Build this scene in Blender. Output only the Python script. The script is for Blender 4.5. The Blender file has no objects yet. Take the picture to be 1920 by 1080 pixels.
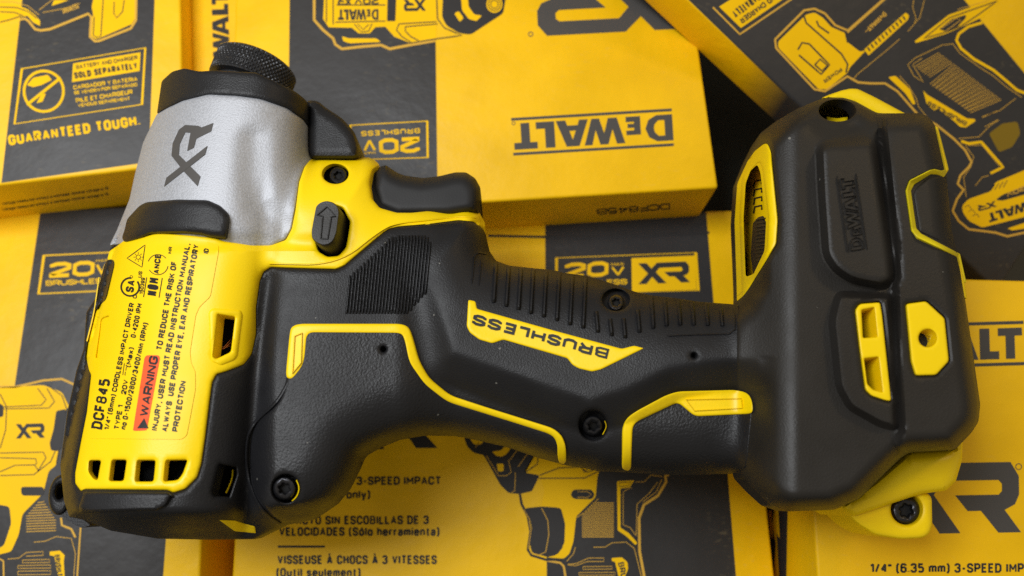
import bpy, bmesh, math
import numpy as np
from mathutils import Vector
from mathutils.geometry import delaunay_2d_cdt, tessellate_polygon

# ------------------------------------------------------------------ camera, light, exposure
sc = bpy.context.scene
FPX, HCAM, TILT = 1500.0, 225.0, math.radians(15)          # focal length in px of a 1920 wide frame, height in mm
cam_d = bpy.data.cameras.new('camera'); cam = bpy.data.objects.new('camera', cam_d)
sc.collection.objects.link(cam); sc.camera = cam
cam.location = (0, 0, HCAM * .001); cam.rotation_euler = (TILT, 0, 0)
cam_d.sensor_width = 36; cam_d.lens = 36 * FPX / 1920
cam_d.clip_start = .005; cam_d.clip_end = 20
cam_d.dof.use_dof = True; cam_d.dof.focus_distance = .172; cam_d.dof.aperture_fstop = 13

world = bpy.data.worlds.new('World'); sc.world = world; world.use_nodes = True
world.node_tree.nodes['Background'].inputs[0].default_value = (1, .90, .72, 1)
world.node_tree.nodes['Background'].inputs[1].default_value = .31

def area(name, loc, target, size, power, col):
    l = bpy.data.lights.new(name, 'AREA'); l.shape = 'RECTANGLE'; l.size, l.size_y = size; l.energy = power; l.color = col
    o = bpy.data.objects.new(name, l); sc.collection.objects.link(o); o.location = loc
    o.rotation_euler = (Vector(target) - Vector(loc)).to_track_quat('-Z', 'Y').to_euler(); return o
area('ceiling_lamp', (-.23, .12, .50), (-.22, .03, 0), (.26, .2), 2.75, (.94, .97, 1))
area('ceiling_lamp', (.40, .34, .52), (.06, .06, 0), (.08, .08), .45, (1, .72, .38))
sc.view_settings.view_transform = 'Standard'; sc.view_settings.look = 'None'
sc.view_settings.exposure = 0; sc.view_settings.gamma = 1
sc.render.engine = 'CYCLES'; sc.cycles.use_denoising = False; sc.cycles.sample_clamp_indirect = 2; sc.cycles.max_bounces = 6

# ------------------------------------------------------------------ photo point -> place
FW = np.array([0, math.sin(TILT), -math.cos(TILT)]); UP = np.array([0, math.cos(TILT), math.sin(TILT)]); RI = np.array([1., 0, 0])
CAM = np.array([0, 0, HCAM])
def rays(px, py):
    px = np.atleast_1d(np.asarray(px, float)); py = np.atleast_1d(np.asarray(py, float))
    return FW + RI * ((px - 960) / FPX)[:, None] - UP * ((py - 540) / FPX)[:, None]
def unp(px, py, z):
    r = rays(px, py); t = (z - HCAM) / r[:, 2]
    return CAM + r * t[:, None]
def P(p, z): return unp(p[0], p[1], z)[0]
class Plane:
    def __init__(s, o, n): s.o = np.array(o, float); s.n = np.array(n, float) / np.linalg.norm(n)
    def __call__(s, px, py, off=0.):
        r = rays(px, py); t = ((s.o - CAM) @ s.n + off) / (r @ s.n)
        return CAM + r * t[:, None]
def flat(z): return Plane((0, 0, z), (0, 0, 1))

def sst(a, b, x):
    t = np.clip((x - a) / (b - a), 0, 1); return t * t * (3 - 2 * t)
def rim(d, w, p=2.3): return (1 - (1 - np.clip(d / w, 0, 1)) ** p) ** (1 / p)
def seg_dist(pts, poly, closed=True):
    pts = np.asarray(pts, float); a = np.asarray(poly, float); b = np.roll(a, -1, 0)
    if not closed: a, b = a[:-1], b[:-1]
    out = np.full(len(pts), 1e9)
    for A, B in zip(a, b):
        ab = B - A; L = ab @ ab
        if L < 1e-9: continue
        t = np.clip(((pts - A) @ ab) / L, 0, 1)
        out = np.minimum(out, np.hypot(*(pts - A - t[:, None] * ab).T))
    return out
def inside(pts, poly):
    pts = np.asarray(pts, float); x, y = pts[:, 0], pts[:, 1]; c = np.zeros(len(pts), bool)
    a = np.asarray(poly, float); b = np.roll(a, -1, 0)
    for (x0, y0), (x1, y1) in zip(a, b):
        if y0 == y1: continue
        k = ((y0 > y) != (y1 > y)) & (x < (x1 - x0) * (y - y0) / (y1 - y0) + x0); c ^= k
    return c
def sdist(pts, poly):
    d = seg_dist(pts, poly); return np.where(inside(pts, poly), d, -d)
def area2(p): p = np.asarray(p, float); q = np.roll(p, -1, 0); return (p[:, 0] * q[:, 1] - q[:, 0] * p[:, 1]).sum()
def rounded(poly, r):
    if r <= 0: return [tuple(map(float, p)) for p in poly]
    p = [np.array(q, float) for q in poly]; out = []
    for i in range(len(p)):
        a, b, c = p[i - 1], p[i], p[(i + 1) % len(p)]
        la, lc = np.linalg.norm(a - b), np.linalg.norm(c - b)
        s = b + (a - b) / max(la, 1e-6) * min(r, .45 * la); e = b + (c - b) / max(lc, 1e-6) * min(r, .45 * lc)
        for t in (0, .25, .5, .75, 1): out.append(tuple((1 - t) ** 2 * s + 2 * t * (1 - t) * b + t * t * e))
    return out
def rounded_line(l):
    for _ in range(3): l = [l[0]] + [tuple(np.array(a) * (1 - k) + np.array(c) * k) for a, c in zip(l[:-1], l[1:]) for k in (.25, .75)] + [l[-1]]
    return l
def resample(poly, step, closed=True):
    out = []; n = len(poly)
    for i in range(n if closed else n - 1):
        a, b = np.array(poly[i], float), np.array(poly[(i + 1) % n], float); L = np.linalg.norm(b - a)
        if L < .05: continue
        k = max(1, int(round(L / step)))
        for j in range(k): out.append(tuple(a + (b - a) * j / k))
    if not closed: out.append(tuple(map(float, poly[-1])))
    return out
def ellipse(cx, cy, rx, ry, n=28, rot=0):
    c, s = math.cos(rot), math.sin(rot)
    return [(cx + rx * math.cos(a) * c - ry * math.sin(a) * s, cy + rx * math.cos(a) * s + ry * math.sin(a) * c) for a in [2 * math.pi * i / n for i in range(n)]]
def Zm(off, k, pts): return [(off[0] + x / k, off[1] + y / k) for x, y in pts]

# ------------------------------------------------------------------ materials
def nn(nt, t, **kw):
    n = nt.nodes.new(t)
    for k, v in kw.items(): setattr(n, k, v)
    return n
def material(name, col, rough=.5, metal=0, grain=0, gscale=1500, bump=.0001, var=0, vscale=60, spec=.5, coat=0, stripes=None, col2=None, grain2=0, g2scale=400, dust=0, wear=0):
    m = bpy.data.materials.new(name); m.use_nodes = True; nt = m.node_tree; b = nt.nodes['Principled BSDF']
    b.inputs['Base Color'].default_value = (*col, 1); b.inputs['Roughness'].default_value = rough; b.inputs['Metallic'].default_value = metal
    b.inputs['Specular IOR Level'].default_value = spec; b.inputs['Coat Weight'].default_value = coat
    tc = nn(nt, 'ShaderNodeTexCoord'); L = nt.links.new; out = None
    if stripes:
        rgb = nn(nt, 'ShaderNodeRGB'); rgb.outputs[0].default_value = (*col, 1); out = rgb.outputs[0]
        for planes in stripes:
            fac = None
            for nx, ny, c in planes:
                d = nn(nt, 'ShaderNodeVectorMath', operation='DOT_PRODUCT'); d.inputs[1].default_value = (nx, ny, 0); L(tc.outputs['Object'], d.inputs[0])
                mr = nn(nt, 'ShaderNodeMapRange'); mr.inputs[1].default_value = c - .00008; mr.inputs[2].default_value = c + .00008; L(d.outputs['Value'], mr.inputs[0])
                if fac is None: fac = mr.outputs[0]
                else:
                    mu = nn(nt, 'ShaderNodeMath', operation='MULTIPLY'); L(fac, mu.inputs[0]); L(mr.outputs[0], mu.inputs[1]); fac = mu.outputs[0]
            mx = nn(nt, 'ShaderNodeMix', data_type='RGBA'); L(fac, mx.inputs[0]); L(out, mx.inputs[6]); mx.inputs[7].default_value = (*col2, 1); out = mx.outputs[2]
    if var:
        no = nn(nt, 'ShaderNodeTexNoise'); no.inputs['Scale'].default_value = vscale; no.inputs['Detail'].default_value = 7; L(tc.outputs['Object'], no.inputs['Vector'])
        mr = nn(nt, 'ShaderNodeMapRange'); mr.inputs[1].default_value = .3; mr.inputs[2].default_value = .7; mr.inputs[3].default_value = 1 - var; mr.inputs[4].default_value = 1 + var * .5
        L(no.outputs['Fac'], mr.inputs[0])
        hv = nn(nt, 'ShaderNodeHueSaturation'); L(mr.outputs[0], hv.inputs['Value'])
        if out is None: hv.inputs['Color'].default_value = (*col, 1)
        else: L(out, hv.inputs['Color'])
        out = hv.outputs[0]
        mr2 = nn(nt, 'ShaderNodeMapRange'); mr2.inputs[1].default_value = .3; mr2.inputs[2].default_value = .7; mr2.inputs[3].default_value = rough - .07; mr2.inputs[4].default_value = rough + .07
        L(no.outputs['Fac'], mr2.inputs[0]); L(mr2.outputs[0], b.inputs['Roughness'])
    if wear:
        w1 = nn(nt, 'ShaderNodeTexNoise'); w1.inputs['Scale'].default_value = 900; w1.inputs['Detail'].default_value = 4; mpn = nn(nt, 'ShaderNodeMapping'); mpn.inputs['Scale'].default_value = (.5, 1, 1); L(tc.outputs['Object'], mpn.inputs['Vector']); L(mpn.outputs[0], w1.inputs['Vector'])
        w2 = nn(nt, 'ShaderNodeTexNoise'); w2.inputs['Scale'].default_value = 28; w2.inputs['Detail'].default_value = 3; L(tc.outputs['Object'], w2.inputs['Vector'])
        m1 = nn(nt, 'ShaderNodeMapRange'); m1.inputs[1].default_value = .58; m1.inputs[2].default_value = .74; L(w1.outputs['Fac'], m1.inputs[0])
        m2 = nn(nt, 'ShaderNodeMapRange'); m2.inputs[1].default_value = .48; m2.inputs[2].default_value = .68; L(w2.outputs['Fac'], m2.inputs[0])
        mm = nn(nt, 'ShaderNodeMath', operation='MULTIPLY'); L(m1.outputs[0], mm.inputs[0]); L(m2.outputs[0], mm.inputs[1])
        ms = nn(nt, 'ShaderNodeMath', operation='MULTIPLY'); ms.inputs[1].default_value = wear; L(mm.outputs[0], ms.inputs[0])
        mx = nn(nt, 'ShaderNodeMix', data_type='RGBA'); L(ms.outputs[0], mx.inputs[0]); L(out, mx.inputs[6]); mx.inputs[7].default_value = (.55, .42, .2, 1); out = mx.outputs[2]
    if dust:
        vo = nn(nt, 'ShaderNodeTexVoronoi'); vo.inputs['Scale'].default_value = 170; L(tc.outputs['Object'], vo.inputs['Vector'])
        sx = nn(nt, 'ShaderNodeSeparateColor'); L(vo.outputs['Color'], sx.inputs[0])
        a = nn(nt, 'ShaderNodeMath', operation='MULTIPLY'); a.inputs[1].default_value = .055; L(sx.outputs[0], a.inputs[0])
        l2 = nn(nt, 'ShaderNodeMath', operation='LESS_THAN'); L(vo.outputs['Distance'], l2.inputs[0]); L(a.outputs[0], l2.inputs[1])
        l3 = nn(nt, 'ShaderNodeMath', operation='MULTIPLY'); l3.inputs[1].default_value = dust * .5; L(l2.outputs[0], l3.inputs[0])
        mx = nn(nt, 'ShaderNodeMix', data_type='RGBA'); L(l3.outputs[0], mx.inputs[0]); mx.inputs[7].default_value = (.5, .48, .42, 1)
        if out is None: mx.inputs[6].default_value = (*col, 1)
        else: L(out, mx.inputs[6])
        out = mx.outputs[2]
    if out is not None: L(out, b.inputs['Base Color'])
    if grain:
        no = nn(nt, 'ShaderNodeTexNoise'); no.inputs['Scale'].default_value = gscale; no.inputs['Detail'].default_value = 2; L(tc.outputs['Object'], no.inputs['Vector'])
        bp = nn(nt, 'ShaderNodeBump'); bp.inputs['Strength'].default_value = grain; bp.inputs['Distance'].default_value = bump; L(no.outputs['Fac'], bp.inputs['Height'])
        if grain2:
            n2 = nn(nt, 'ShaderNodeTexNoise'); n2.inputs['Scale'].default_value = g2scale; n2.inputs['Detail'].default_value = 3; L(tc.outputs['Object'], n2.inputs['Vector'])
            b2 = nn(nt, 'ShaderNodeBump'); b2.inputs['Strength'].default_value = grain2; b2.inputs['Distance'].default_value = bump * 4; L(n2.outputs['Fac'], b2.inputs['Height']); L(bp.outputs[0], b2.inputs['Normal']); bp = b2
        L(bp.outputs[0], b.inputs['Normal'])
    return m
YP = (.90, .63, .001); BOXY = (.93, .545, .0005); BOXK = (.036, .034, .034)
M = {
 'yellow': material('yellow_plastic', YP, .40, grain=.2, gscale=2200, var=.03, spec=.3),
 'yellow_label': material('yellow_label', (.93, .62, .001), .45, var=.03, spec=.3),
 'rubber': material('black_rubber', (.0105, .0105, .012), .48, grain=.75, gscale=3000, bump=.00012, var=.14, vscale=120, spec=.32, dust=.5),
 'leather': material('textured_rubber', (.010, .010, .0115), .46, grain=.75, gscale=2100, bump=.00017, var=.1, spec=.34, dust=.4),
 'foot': material('foot_plastic', (.0155, .0135, .0115), .50, grain=.6, gscale=2900, bump=.0001, var=.18, vscale=90, spec=.38, dust=.6),
 'trigger': material('trigger_plastic', (.014, .014, .015), .56, grain=.25, gscale=2500, var=.1, spec=.3),
 'silver': material('cast_aluminium_paint', (.41, .42, .45), .56, metal=.38, grain=.65, gscale=2900, bump=.00012, var=.2, vscale=2600, spec=.5),
 'steel': material('dark_steel', (.045, .045, .05), .34, metal=.8, grain=.2),
 'knurled': material('blackened_steel', (.028, .028, .030), .36, metal=.35, spec=.6),
 'chrome': material('bright_steel', (.7, .7, .7), .2, metal=1),
 'hole': material('opening_shade', (.005, .005, .005), .8),  # near-black colour stands in for the shade inside openings
 'copper': material('copper_winding', (.75, .28, .10), .3, metal=.9),
 'ink': material('black_ink', (.014, .013, .012), .5, spec=.3),
 'greyink': material('grey_logo_ink', (.075, .070, .066), .5, spec=.2),
 'red': material('red_warning_ink', (.86, .10, .02), .5, spec=.3),
 'boxink': material('box_dark_ink', BOXK, .5, var=.1, spec=.2),
 'boxgold': material('box_yellow_print', BOXY, .5, var=.06, spec=.15),
 'boxtan': material('box_pale_outline', (.66, .38, .05), .5, spec=.15),
 'olive': material('box_olive_print', (.22, .14, .01), .5, spec=.2),
 'table': material('dark_table', (.02, .022, .016), .5, var=.2),
 'trim': material('lime_yellow_trim', (.82, .68, .008), .4, spec=.3),
}

# ------------------------------------------------------------------ mesh collecting
class MB:
    def __init__(s): s.v = []; s.f = []; s.n = 0
    def add(s, v, f):
        v = np.asarray(v, float); s.v.append(v); s.f += [tuple(int(i) + s.n for i in q) for q in f]; s.n += len(v)
    def build(s, name, mat, thing, parent=None, ang=38):
        o = as_object(name, s, mat, LOC[thing] if thing else np.zeros(3), ang); o.parent = parent or thing
        return o
LOC = {}
def as_object(name, mb, mat, loc, ang=38):
    me = bpy.data.meshes.new(name); v = (np.concatenate(mb.v) - loc) * .001
    me.from_pydata(v.tolist(), [], mb.f); me.materials.append(mat)
    me.polygons.foreach_set('use_smooth', [True] * len(me.polygons)); me.set_sharp_from_angle(angle=math.radians(ang)); me.update()
    o = bpy.data.objects.new(name, me); sc.collection.objects.link(o); return o
def thing(name, label, cat, loc, group=None):
    o = bpy.data.objects.new(name, None); sc.collection.objects.link(o); o.empty_display_size = .01
    loc = np.array(loc, float); o.location = loc * .001; LOC[o] = loc; tag(o, label, cat, group); return o
def tag(o, label, cat, group=None):
    o['label'] = label; o['category'] = cat
    if group: o['group'] = group

taper = lambda px, py: np.maximum(sst(1640, 1480, px) * sst(1300, 1380, px), sst(760, 830, py) * sst(560, 640, px) * sst(1480, 1420, px))   # the hidden half narrows here
def patch(mb, poly, mp, off=0., rnd=4, step=7, bev=0., bevpx=6, holes=(), skirt=3., hskirt=None, bs=4, bottom=None, hround=3, feat=()):
    """a sheet cut to an outline, following the surface mp(px,py,off), with rounded rims and side walls"""
    loops = [resample(rounded(poly, rnd), bs)] + [resample(rounded(h, hround), bs) for h in holes]
    if area2(loops[0]) < 0: loops[0].reverse()
    for i in range(1, len(loops)):
        if area2(loops[i]) > 0: loops[i].reverse()
    pts = []; edges = []; rings = []
    for lp in loops:
        i0 = len(pts); pts += lp; n = len(lp); rings.append((i0, n)); edges += [(i0 + k, i0 + (k + 1) % n) for k in range(n)]
    nb = len(pts); B = np.array(pts)
    def dist(q):
        d = np.full(len(q), 1e9)
        for lp in loops: d = np.minimum(d, seg_dist(q, lp))
        return d
    def ins(q):
        k = inside(q, loops[0])
        for h in loops[1:]: k &= ~inside(q, h)
        return k
    extra = []
    if bev > 0:
        for i0, n in rings:
            lp = B[i0:i0 + n]; tan = np.roll(lp, -1, 0) - np.roll(lp, 1, 0); tan /= np.maximum(np.linalg.norm(tan, axis=1), 1e-6)[:, None]
            nor = np.stack([-tan[:, 1], tan[:, 0]], 1)
            for fr in (.12, .4, 1.):
                q = lp + nor * (bevpx * fr); k = ins(q); q = q[k]
                if len(q):
                    d = dist(q); extra.append(q[d > bevpx * fr * .8])
    lines = []
    for fp, closed in feat:
        lp = np.array(resample(fp, 4.5, closed)); lines.append((lp, closed))
        tan = np.roll(lp, -1, 0) - np.roll(lp, 1, 0) if closed else np.gradient(lp, axis=0)
        tan /= np.maximum(np.linalg.norm(tan, axis=1), 1e-6)[:, None]; nor = np.stack([-tan[:, 1], tan[:, 0]], 1)
        for ofs in (-15, -10.5, -7, -3.5, 0, 3.5, 7, 10.5, 15):
            q = lp + nor * ofs; q = q[ins(q)]
            if len(q):
                k = (seg_dist(q, lp, closed) > abs(ofs) * .93) & (dist(q) > max(4, bevpx * 1.3 if bev > 0 else 0))
                for l2, c2 in lines[:-1]: k &= seg_dist(q, l2, c2) > 17
                extra.append(q[k])
    x0, y0 = B.min(0); x1, y1 = B.max(0)
    gx, gy = np.meshgrid(np.arange(x0 + step * .5, x1, step), np.arange(y0 + step * .5, y1, step)); g = np.stack([gx.ravel(), gy.ravel()], 1)
    g[:, 0] += (np.round((g[:, 1] - y0) / step) % 2) * step * .4
    if len(g):
        g = g[ins(g)]
        for l2, c2 in lines:
            if len(g): g = g[seg_dist(g, l2, c2) > 18]
        if len(g): g = g[dist(g) > max(step * .55, bevpx * 1.25 if bev > 0 else 0)]; extra.append(g)
    allp = np.concatenate([B] + extra) if extra else B
    res = delaunay_2d_cdt([Vector(p) for p in allp], edges, [], 0, 1e-4)
    V = np.array([tuple(v) for v in res[0]]); F = np.array([t for t in res[2] if len(t) == 3])
    F = F[ins(V[F].mean(1))]
    a, b, c = V[F[:, 0]], V[F[:, 1]], V[F[:, 2]]
    cr = (b[:, 0] - a[:, 0]) * (c[:, 1] - a[:, 1]) - (b[:, 1] - a[:, 1]) * (c[:, 0] - a[:, 0])
    F = F[np.abs(cr) > 1e-4]; cr = cr[np.abs(cr) > 1e-4]
    F[cr > 0] = F[cr > 0][:, ::-1]                       # image y runs down: flip so that faces look up
    o = np.full(len(V), float(off))
    if bev > 0: o = o - bev * (1 - rim(dist(V), bevpx, 2.))
    W = mp(V[:, 0], V[:, 1], o); n0 = mb.n
    mb.add(W, F)
    if bottom is not None:
        def btm(i): z = bottom(V[i, 0], V[i, 1]); q = W[i].copy(); q[:, 2] = z; wt = taper(V[i, 0], V[i, 1])[:, None]; return q * (1 - wt) + unp(V[i, 0], V[i, 1], z) * wt
        mb.add(btm(np.arange(len(V))), F[:, ::-1])
    key = {}
    for i, s in enumerate(res[3]):
        for k in s: key[k] = i
    for li, (i0, n) in enumerate(rings):
        sk = skirt if li == 0 else (hskirt if hskirt is not None else skirt)
        ids = [key.get(i0 + k) for k in range(n)]
        if any(i is None for i in ids): continue
        top = W[ids]; lo = top.copy()
        if bottom is not None and li == 0: lo = btm(np.array(ids))
        else:
            if sk <= 0: continue
            lo[:, 2] -= sk
        mb.add(np.concatenate([top, lo]), [(k, (k + 1) % n, n + (k + 1) % n, n + k) for k in range(n)])
def ridge(mb, line, w, h, mp, off=0., step=6, closed=False):
    l = np.array(resample(line, step, closed)); n = len(l)
    if closed: t = np.roll(l, -1, 0) - np.roll(l, 1, 0)
    else: t = np.gradient(l, axis=0)
    t /= np.maximum(np.linalg.norm(t, axis=1), 1e-6)[:, None]; nr = np.stack([-t[:, 1], t[:, 0]], 1); rows = []
    prof = [(-1, -.3), (-.75, .55), (-.3, 1), (.3, 1), (.75, .55), (1, -.3)]
    ends = np.ones(n)
    if not closed: ends[0] = ends[-1] = .35
    for s, z in prof: q = l + nr * (s * w / 2); rows.append(mp(q[:, 0], q[:, 1], off + h * z * ends))
    v = np.concatenate(rows); k = len(prof)
    f = [(r * n + i, r * n + (i + 1) % n, (r + 1) * n + (i + 1) % n, (r + 1) * n + i) for r in range(k - 1) for i in range(n if closed else n - 1)]
    mb.add(v, f)
def stroke(mb, line, w, mp, off, closed=False, step=12):
    l = np.array(resample(line, step, closed)); n = len(l)
    if closed: t = np.roll(l, -1, 0) - np.roll(l, 1, 0)
    else: t = np.gradient(l, axis=0)
    t /= np.maximum(np.linalg.norm(t, axis=1), 1e-6)[:, None]; nr = np.stack([-t[:, 1], t[:, 0]], 1)
    a, b = l + nr * w / 2, l - nr * w / 2
    v = np.concatenate([mp(a[:, 0], a[:, 1], off), mp(b[:, 0], b[:, 1], off)])
    mb.add(v, [(i, n + i, n + (i + 1) % n, (i + 1) % n) for i in range(n if closed else n - 1)])
def fill(mb, poly, mp, off, rnd=0, holes=(), dense=None):
    loops = [rounded(poly, rnd)] + [list(h) for h in holes]
    if dense: loops = [resample(l, dense) for l in loops]
    tri = tessellate_polygon([[Vector((x, y, 0)) for x, y in l] for l in loops]); p = np.array([q for l in loops for q in l], float)
    W = mp(p[:, 0], p[:, 1], off); F = []
    for a, b, c in tri:
        cr = (p[b, 0] - p[a, 0]) * (p[c, 1] - p[a, 1]) - (p[b, 1] - p[a, 1]) * (p[c, 0] - p[a, 0])
        if abs(cr) > 1e-6: F.append((a, b, c) if cr < 0 else (c, b, a))
    mb.add(W, F)
# ---- lettering: a plain condensed grotesque drawn as strokes on a unit box
_O = [(.27,0),(0,.17),(0,.83),(.27,1),(.73,1),(1,.83),(1,.17),(.73,0),(.27,0)]
_P = [(0,0),(0,1),(.72,1),(1,.87),(1,.58),(.72,.45),(0,.45)]
_o = [(.25,0),(0,.13),(0,.57),(.25,.7),(.75,.7),(1,.57),(1,.13),(.75,0),(.25,0)]
_6 = [(1,.8),(.98,.88),(.75,1),(.25,1),(0,.85),(0,.15),(.25,0),(.75,0),(1,.13),(1,.45),(.75,.58),(.25,.58),(0,.47)]
FONT = {'A': (1.05, [[(0,0),(.5,1),(1,0)], [(.17,.29),(.83,.29)]]), 'B': (1, [[(.72,.53),(0,.53),(0,0),(.72,0),(1,.12),(1,.4),(.72,.53),(.95,.63),(.95,.88),(.7,1),(0,1),(0,.53)]]),
 'C': (1, [[(1,.68),(1,.84),(.73,1),(.27,1),(0,.83),(0,.17),(.27,0),(.73,0),(1,.16),(1,.32)]]), 'D': (1, [[(0,0),(0,1),(.65,1),(1,.8),(1,.2),(.65,0),(0,0)]]),
 'E': (.85, [[(1,1),(0,1),(0,0),(1,0)], [(0,.52),(.88,.52)]]), 'F': (.82, [[(1,1),(0,1),(0,0)], [(0,.5),(.88,.5)]]), 'G': (1, [[(1,.72),(1,.84),(.73,1),(.27,1),(0,.83),(0,.17),(.27,0),(.73,0),(1,.16),(1,.46),(.55,.46)]]),
 'H': (1, [[(0,0),(0,1)], [(1,0),(1,1)], [(0,.52),(1,.52)]]), 'I': (.0, [[(0,0),(0,1)]]), 'J': (.8, [[(1,1),(1,.16),(.72,0),(.28,0),(0,.16),(0,.3)]]), 'K': (1.05, [[(0,0),(0,1)], [(1,1),(.05,.4)], [(.35,.62),(1,0)]]),
 'L': (.8, [[(0,1),(0,0),(1,0)]]), 'M': (1.25, [[(0,0),(0,1),(.5,.3),(1,1),(1,0)]]), 'N': (1, [[(0,0),(0,1),(1,0),(1,1)]]), 'O': (1, [_O]), 'P': (.95, [_P]), 'Q': (1, [_O, [(.6,.25),(1,-.05)]]), 'R': (1, [_P, [(.55,.45),(1,0)]]),
 'S': (.95, [[(1,.72),(1,.86),(.74,1),(.26,1),(0,.87),(0,.66),(.22,.55),(.78,.46),(1,.35),(1,.13),(.74,0),(.26,0),(0,.14),(0,.28)]]), 'T': (.95, [[(0,1),(1,1)], [(.5,0),(.5,1)]]), 'U': (1, [[(0,1),(0,.17),(.27,0),(.73,0),(1,.17),(1,1)]]),
 'V': (1.05, [[(0,1),(.5,0),(1,1)]]), 'W': (1.5, [[(0,1),(.25,0),(.5,.9),(.75,0),(1,1)]]), 'X': (1, [[(0,0),(1,1)], [(0,1),(1,0)]]), 'Y': (1, [[(0,1),(.5,.45),(1,1)], [(.5,.45),(.5,0)]]), 'Z': (.95, [[(0,1),(1,1),(0,0),(1,0)]]),
 '0': (.95, [_O]), '1': (.5, [[(0,.78),(1,1),(1,0)]]), '2': (.95, [[(0,.74),(0,.86),(.27,1),(.73,1),(1,.86),(1,.62),(0,.12),(0,0),(1,0)]]), '3': (.95, [[(0,.78),(.05,.9),(.27,1),(.73,1),(.97,.88),(.97,.65),(.72,.53),(.4,.53)], [(.72,.53),(1,.4),(1,.13),(.73,0),(.27,0),(.02,.12),(0,.24)]]),
 '4': (1, [[(.78,0),(.78,1),(0,.27),(1,.27)]]), '5': (.95, [[(.95,1),(.1,1),(.04,.52),(.3,.6),(.73,.6),(1,.46),(1,.14),(.73,0),(.27,0),(.02,.12)]]), '6': (.95, [_6]), '7': (.9, [[(0,1),(1,1),(.4,0)]]),
 '8': (.95, [[(.27,.53),(.03,.66),(.03,.88),(.27,1),(.73,1),(.97,.88),(.97,.66),(.73,.53),(.27,.53)], [(.27,.53),(0,.4),(0,.13),(.27,0),(.73,0),(1,.13),(1,.4),(.73,.53)]]), '9': (.95, [[(1 - x, 1 - y) for x, y in _6]]),
 'a': (.8, [[(.02,.56),(.25,.7),(.75,.7),(1,.58),(1,0)], [(1,.4),(.25,.37),(0,.27),(0,.1),(.25,0),(.7,0),(1,.12)]]), 'b': (.85, [[(0,1),(0,0)], _o]), 'd': (.85, [[(1,1),(1,0)], _o]), 'e': (.85, [[(0,.37),(1,.37),(1,.57),(.75,.7),(.25,.7),(0,.57),(0,.13),(.25,0),(.75,0),(1,.15)]]),
 'h': (.82, [[(0,0),(0,1)], [(0,.55),(.3,.7),(.75,.7),(1,.57),(1,0)]]), 'i': (.0, [[(0,0),(0,.72)], [(0,.86),(0,1)]]), 'l': (.0, [[(0,0),(0,1)]]), 'm': (1.3, [[(0,0),(0,.72)], [(0,.58),(.2,.7),(.4,.7),(.5,.6),(.5,0)], [(.5,.58),(.7,.7),(.88,.7),(1,.6),(1,0)]]),
 'n': (.82, [[(0,0),(0,.72)], [(0,.55),(.3,.7),(.75,.7),(1,.57),(1,0)]]), 'o': (.85, [_o]), 'r': (.5, [[(0,0),(0,.72)], [(0,.55),(.5,.7),(1,.7)]]), 's': (.8, [[(1,.52),(.75,.7),(.25,.7),(0,.55),(.15,.4),(.85,.3),(1,.15),(.75,0),(.25,0),(0,.16)]]),
 't': (.55, [[(.4,.95),(.4,.1),(.6,0),(1,0)], [(0,.7),(1,.7)]]), 'u': (.82, [[(0,.72),(0,.13),(.25,0),(.7,0),(1,.15)], [(1,.72),(1,0)]]), 'x': (.85, [[(0,0),(1,.72)], [(0,.72),(1,0)]]), 'y': (.85, [[(0,.72),(.5,0)], [(1,.72),(.4,-.25),(.1,-.25)]]), 'g': (.85, [_o, [(1,.7),(1,-.15),(.7,-.27),(.1,-.25)]]), 'k': (.8, [[(0,0),(0,1)], [(1,.72),(.05,.3)], [(.4,.45),(1,0)]]), 'w': (1.2, [[(0,.72),(.25,0),(.5,.65),(.75,0),(1,.72)]]),
 '-': (.55, [[(0,.42),(1,.42)]]), '.': (.0, [[(0,0),(0,.1)]]), ',': (.15, [[(1,.1),(1,-.02),(0,-.15)]]), '/': (.6, [[(0,0),(1,1)]]), '(': (.3, [[(1,1.1),(0,.8),(0,.1),(1,-.2)]]), ')': (.3, [[(0,1.1),(1,.8),(1,.1),(0,-.2)]]), '"': (.3, [[(0,.7),(0,1)], [(1,.7),(1,1)]])}
FONT['v'] = (.85, [[(0,.72),(.5,0),(1,.72)]]); FONT['c'] = (.8, [[(1,.55),(.75,.7),(.25,.7),(0,.57),(0,.13),(.25,0),(.75,0),(1,.15)]]); FONT['p'] = (.85, [[(0,.72),(0,-.27)], _o]); FONT['f'] = (.5, [[(.4,0),(.4,.85),(.6,1),(1,1)], [(0,.7),(1,.7)]])
FONT['À'] = (FONT['A'][0], FONT['A'][1] + [[(.25,1.32),(.6,1.16)]]); FONT['ó'] = (FONT['o'][0], FONT['o'][1] + [[(.4,.86),(.75,1.05)]])
def ribbon(line, w):
    """outline pair of a mitred stroke"""
    l = np.array(line, float); n = len(l); closed = np.allclose(l[0], l[-1])
    s = l[1:] - l[:-1]; s /= np.maximum(np.linalg.norm(s, axis=1), 1e-9)[:, None]; nr = np.stack([-s[:, 1], s[:, 0]], 1); out = []
    for i in range(n):
        a = nr[i - 1] if i > 0 else (nr[-1] if closed else nr[0]); b = nr[i] if i < n - 1 else (nr[0] if closed else nr[-1])
        m = a + b; q = max(m @ m / 2, .45); out.append(m / q * w / 2)
    out = np.array(out); return l + out, l - out
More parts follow.
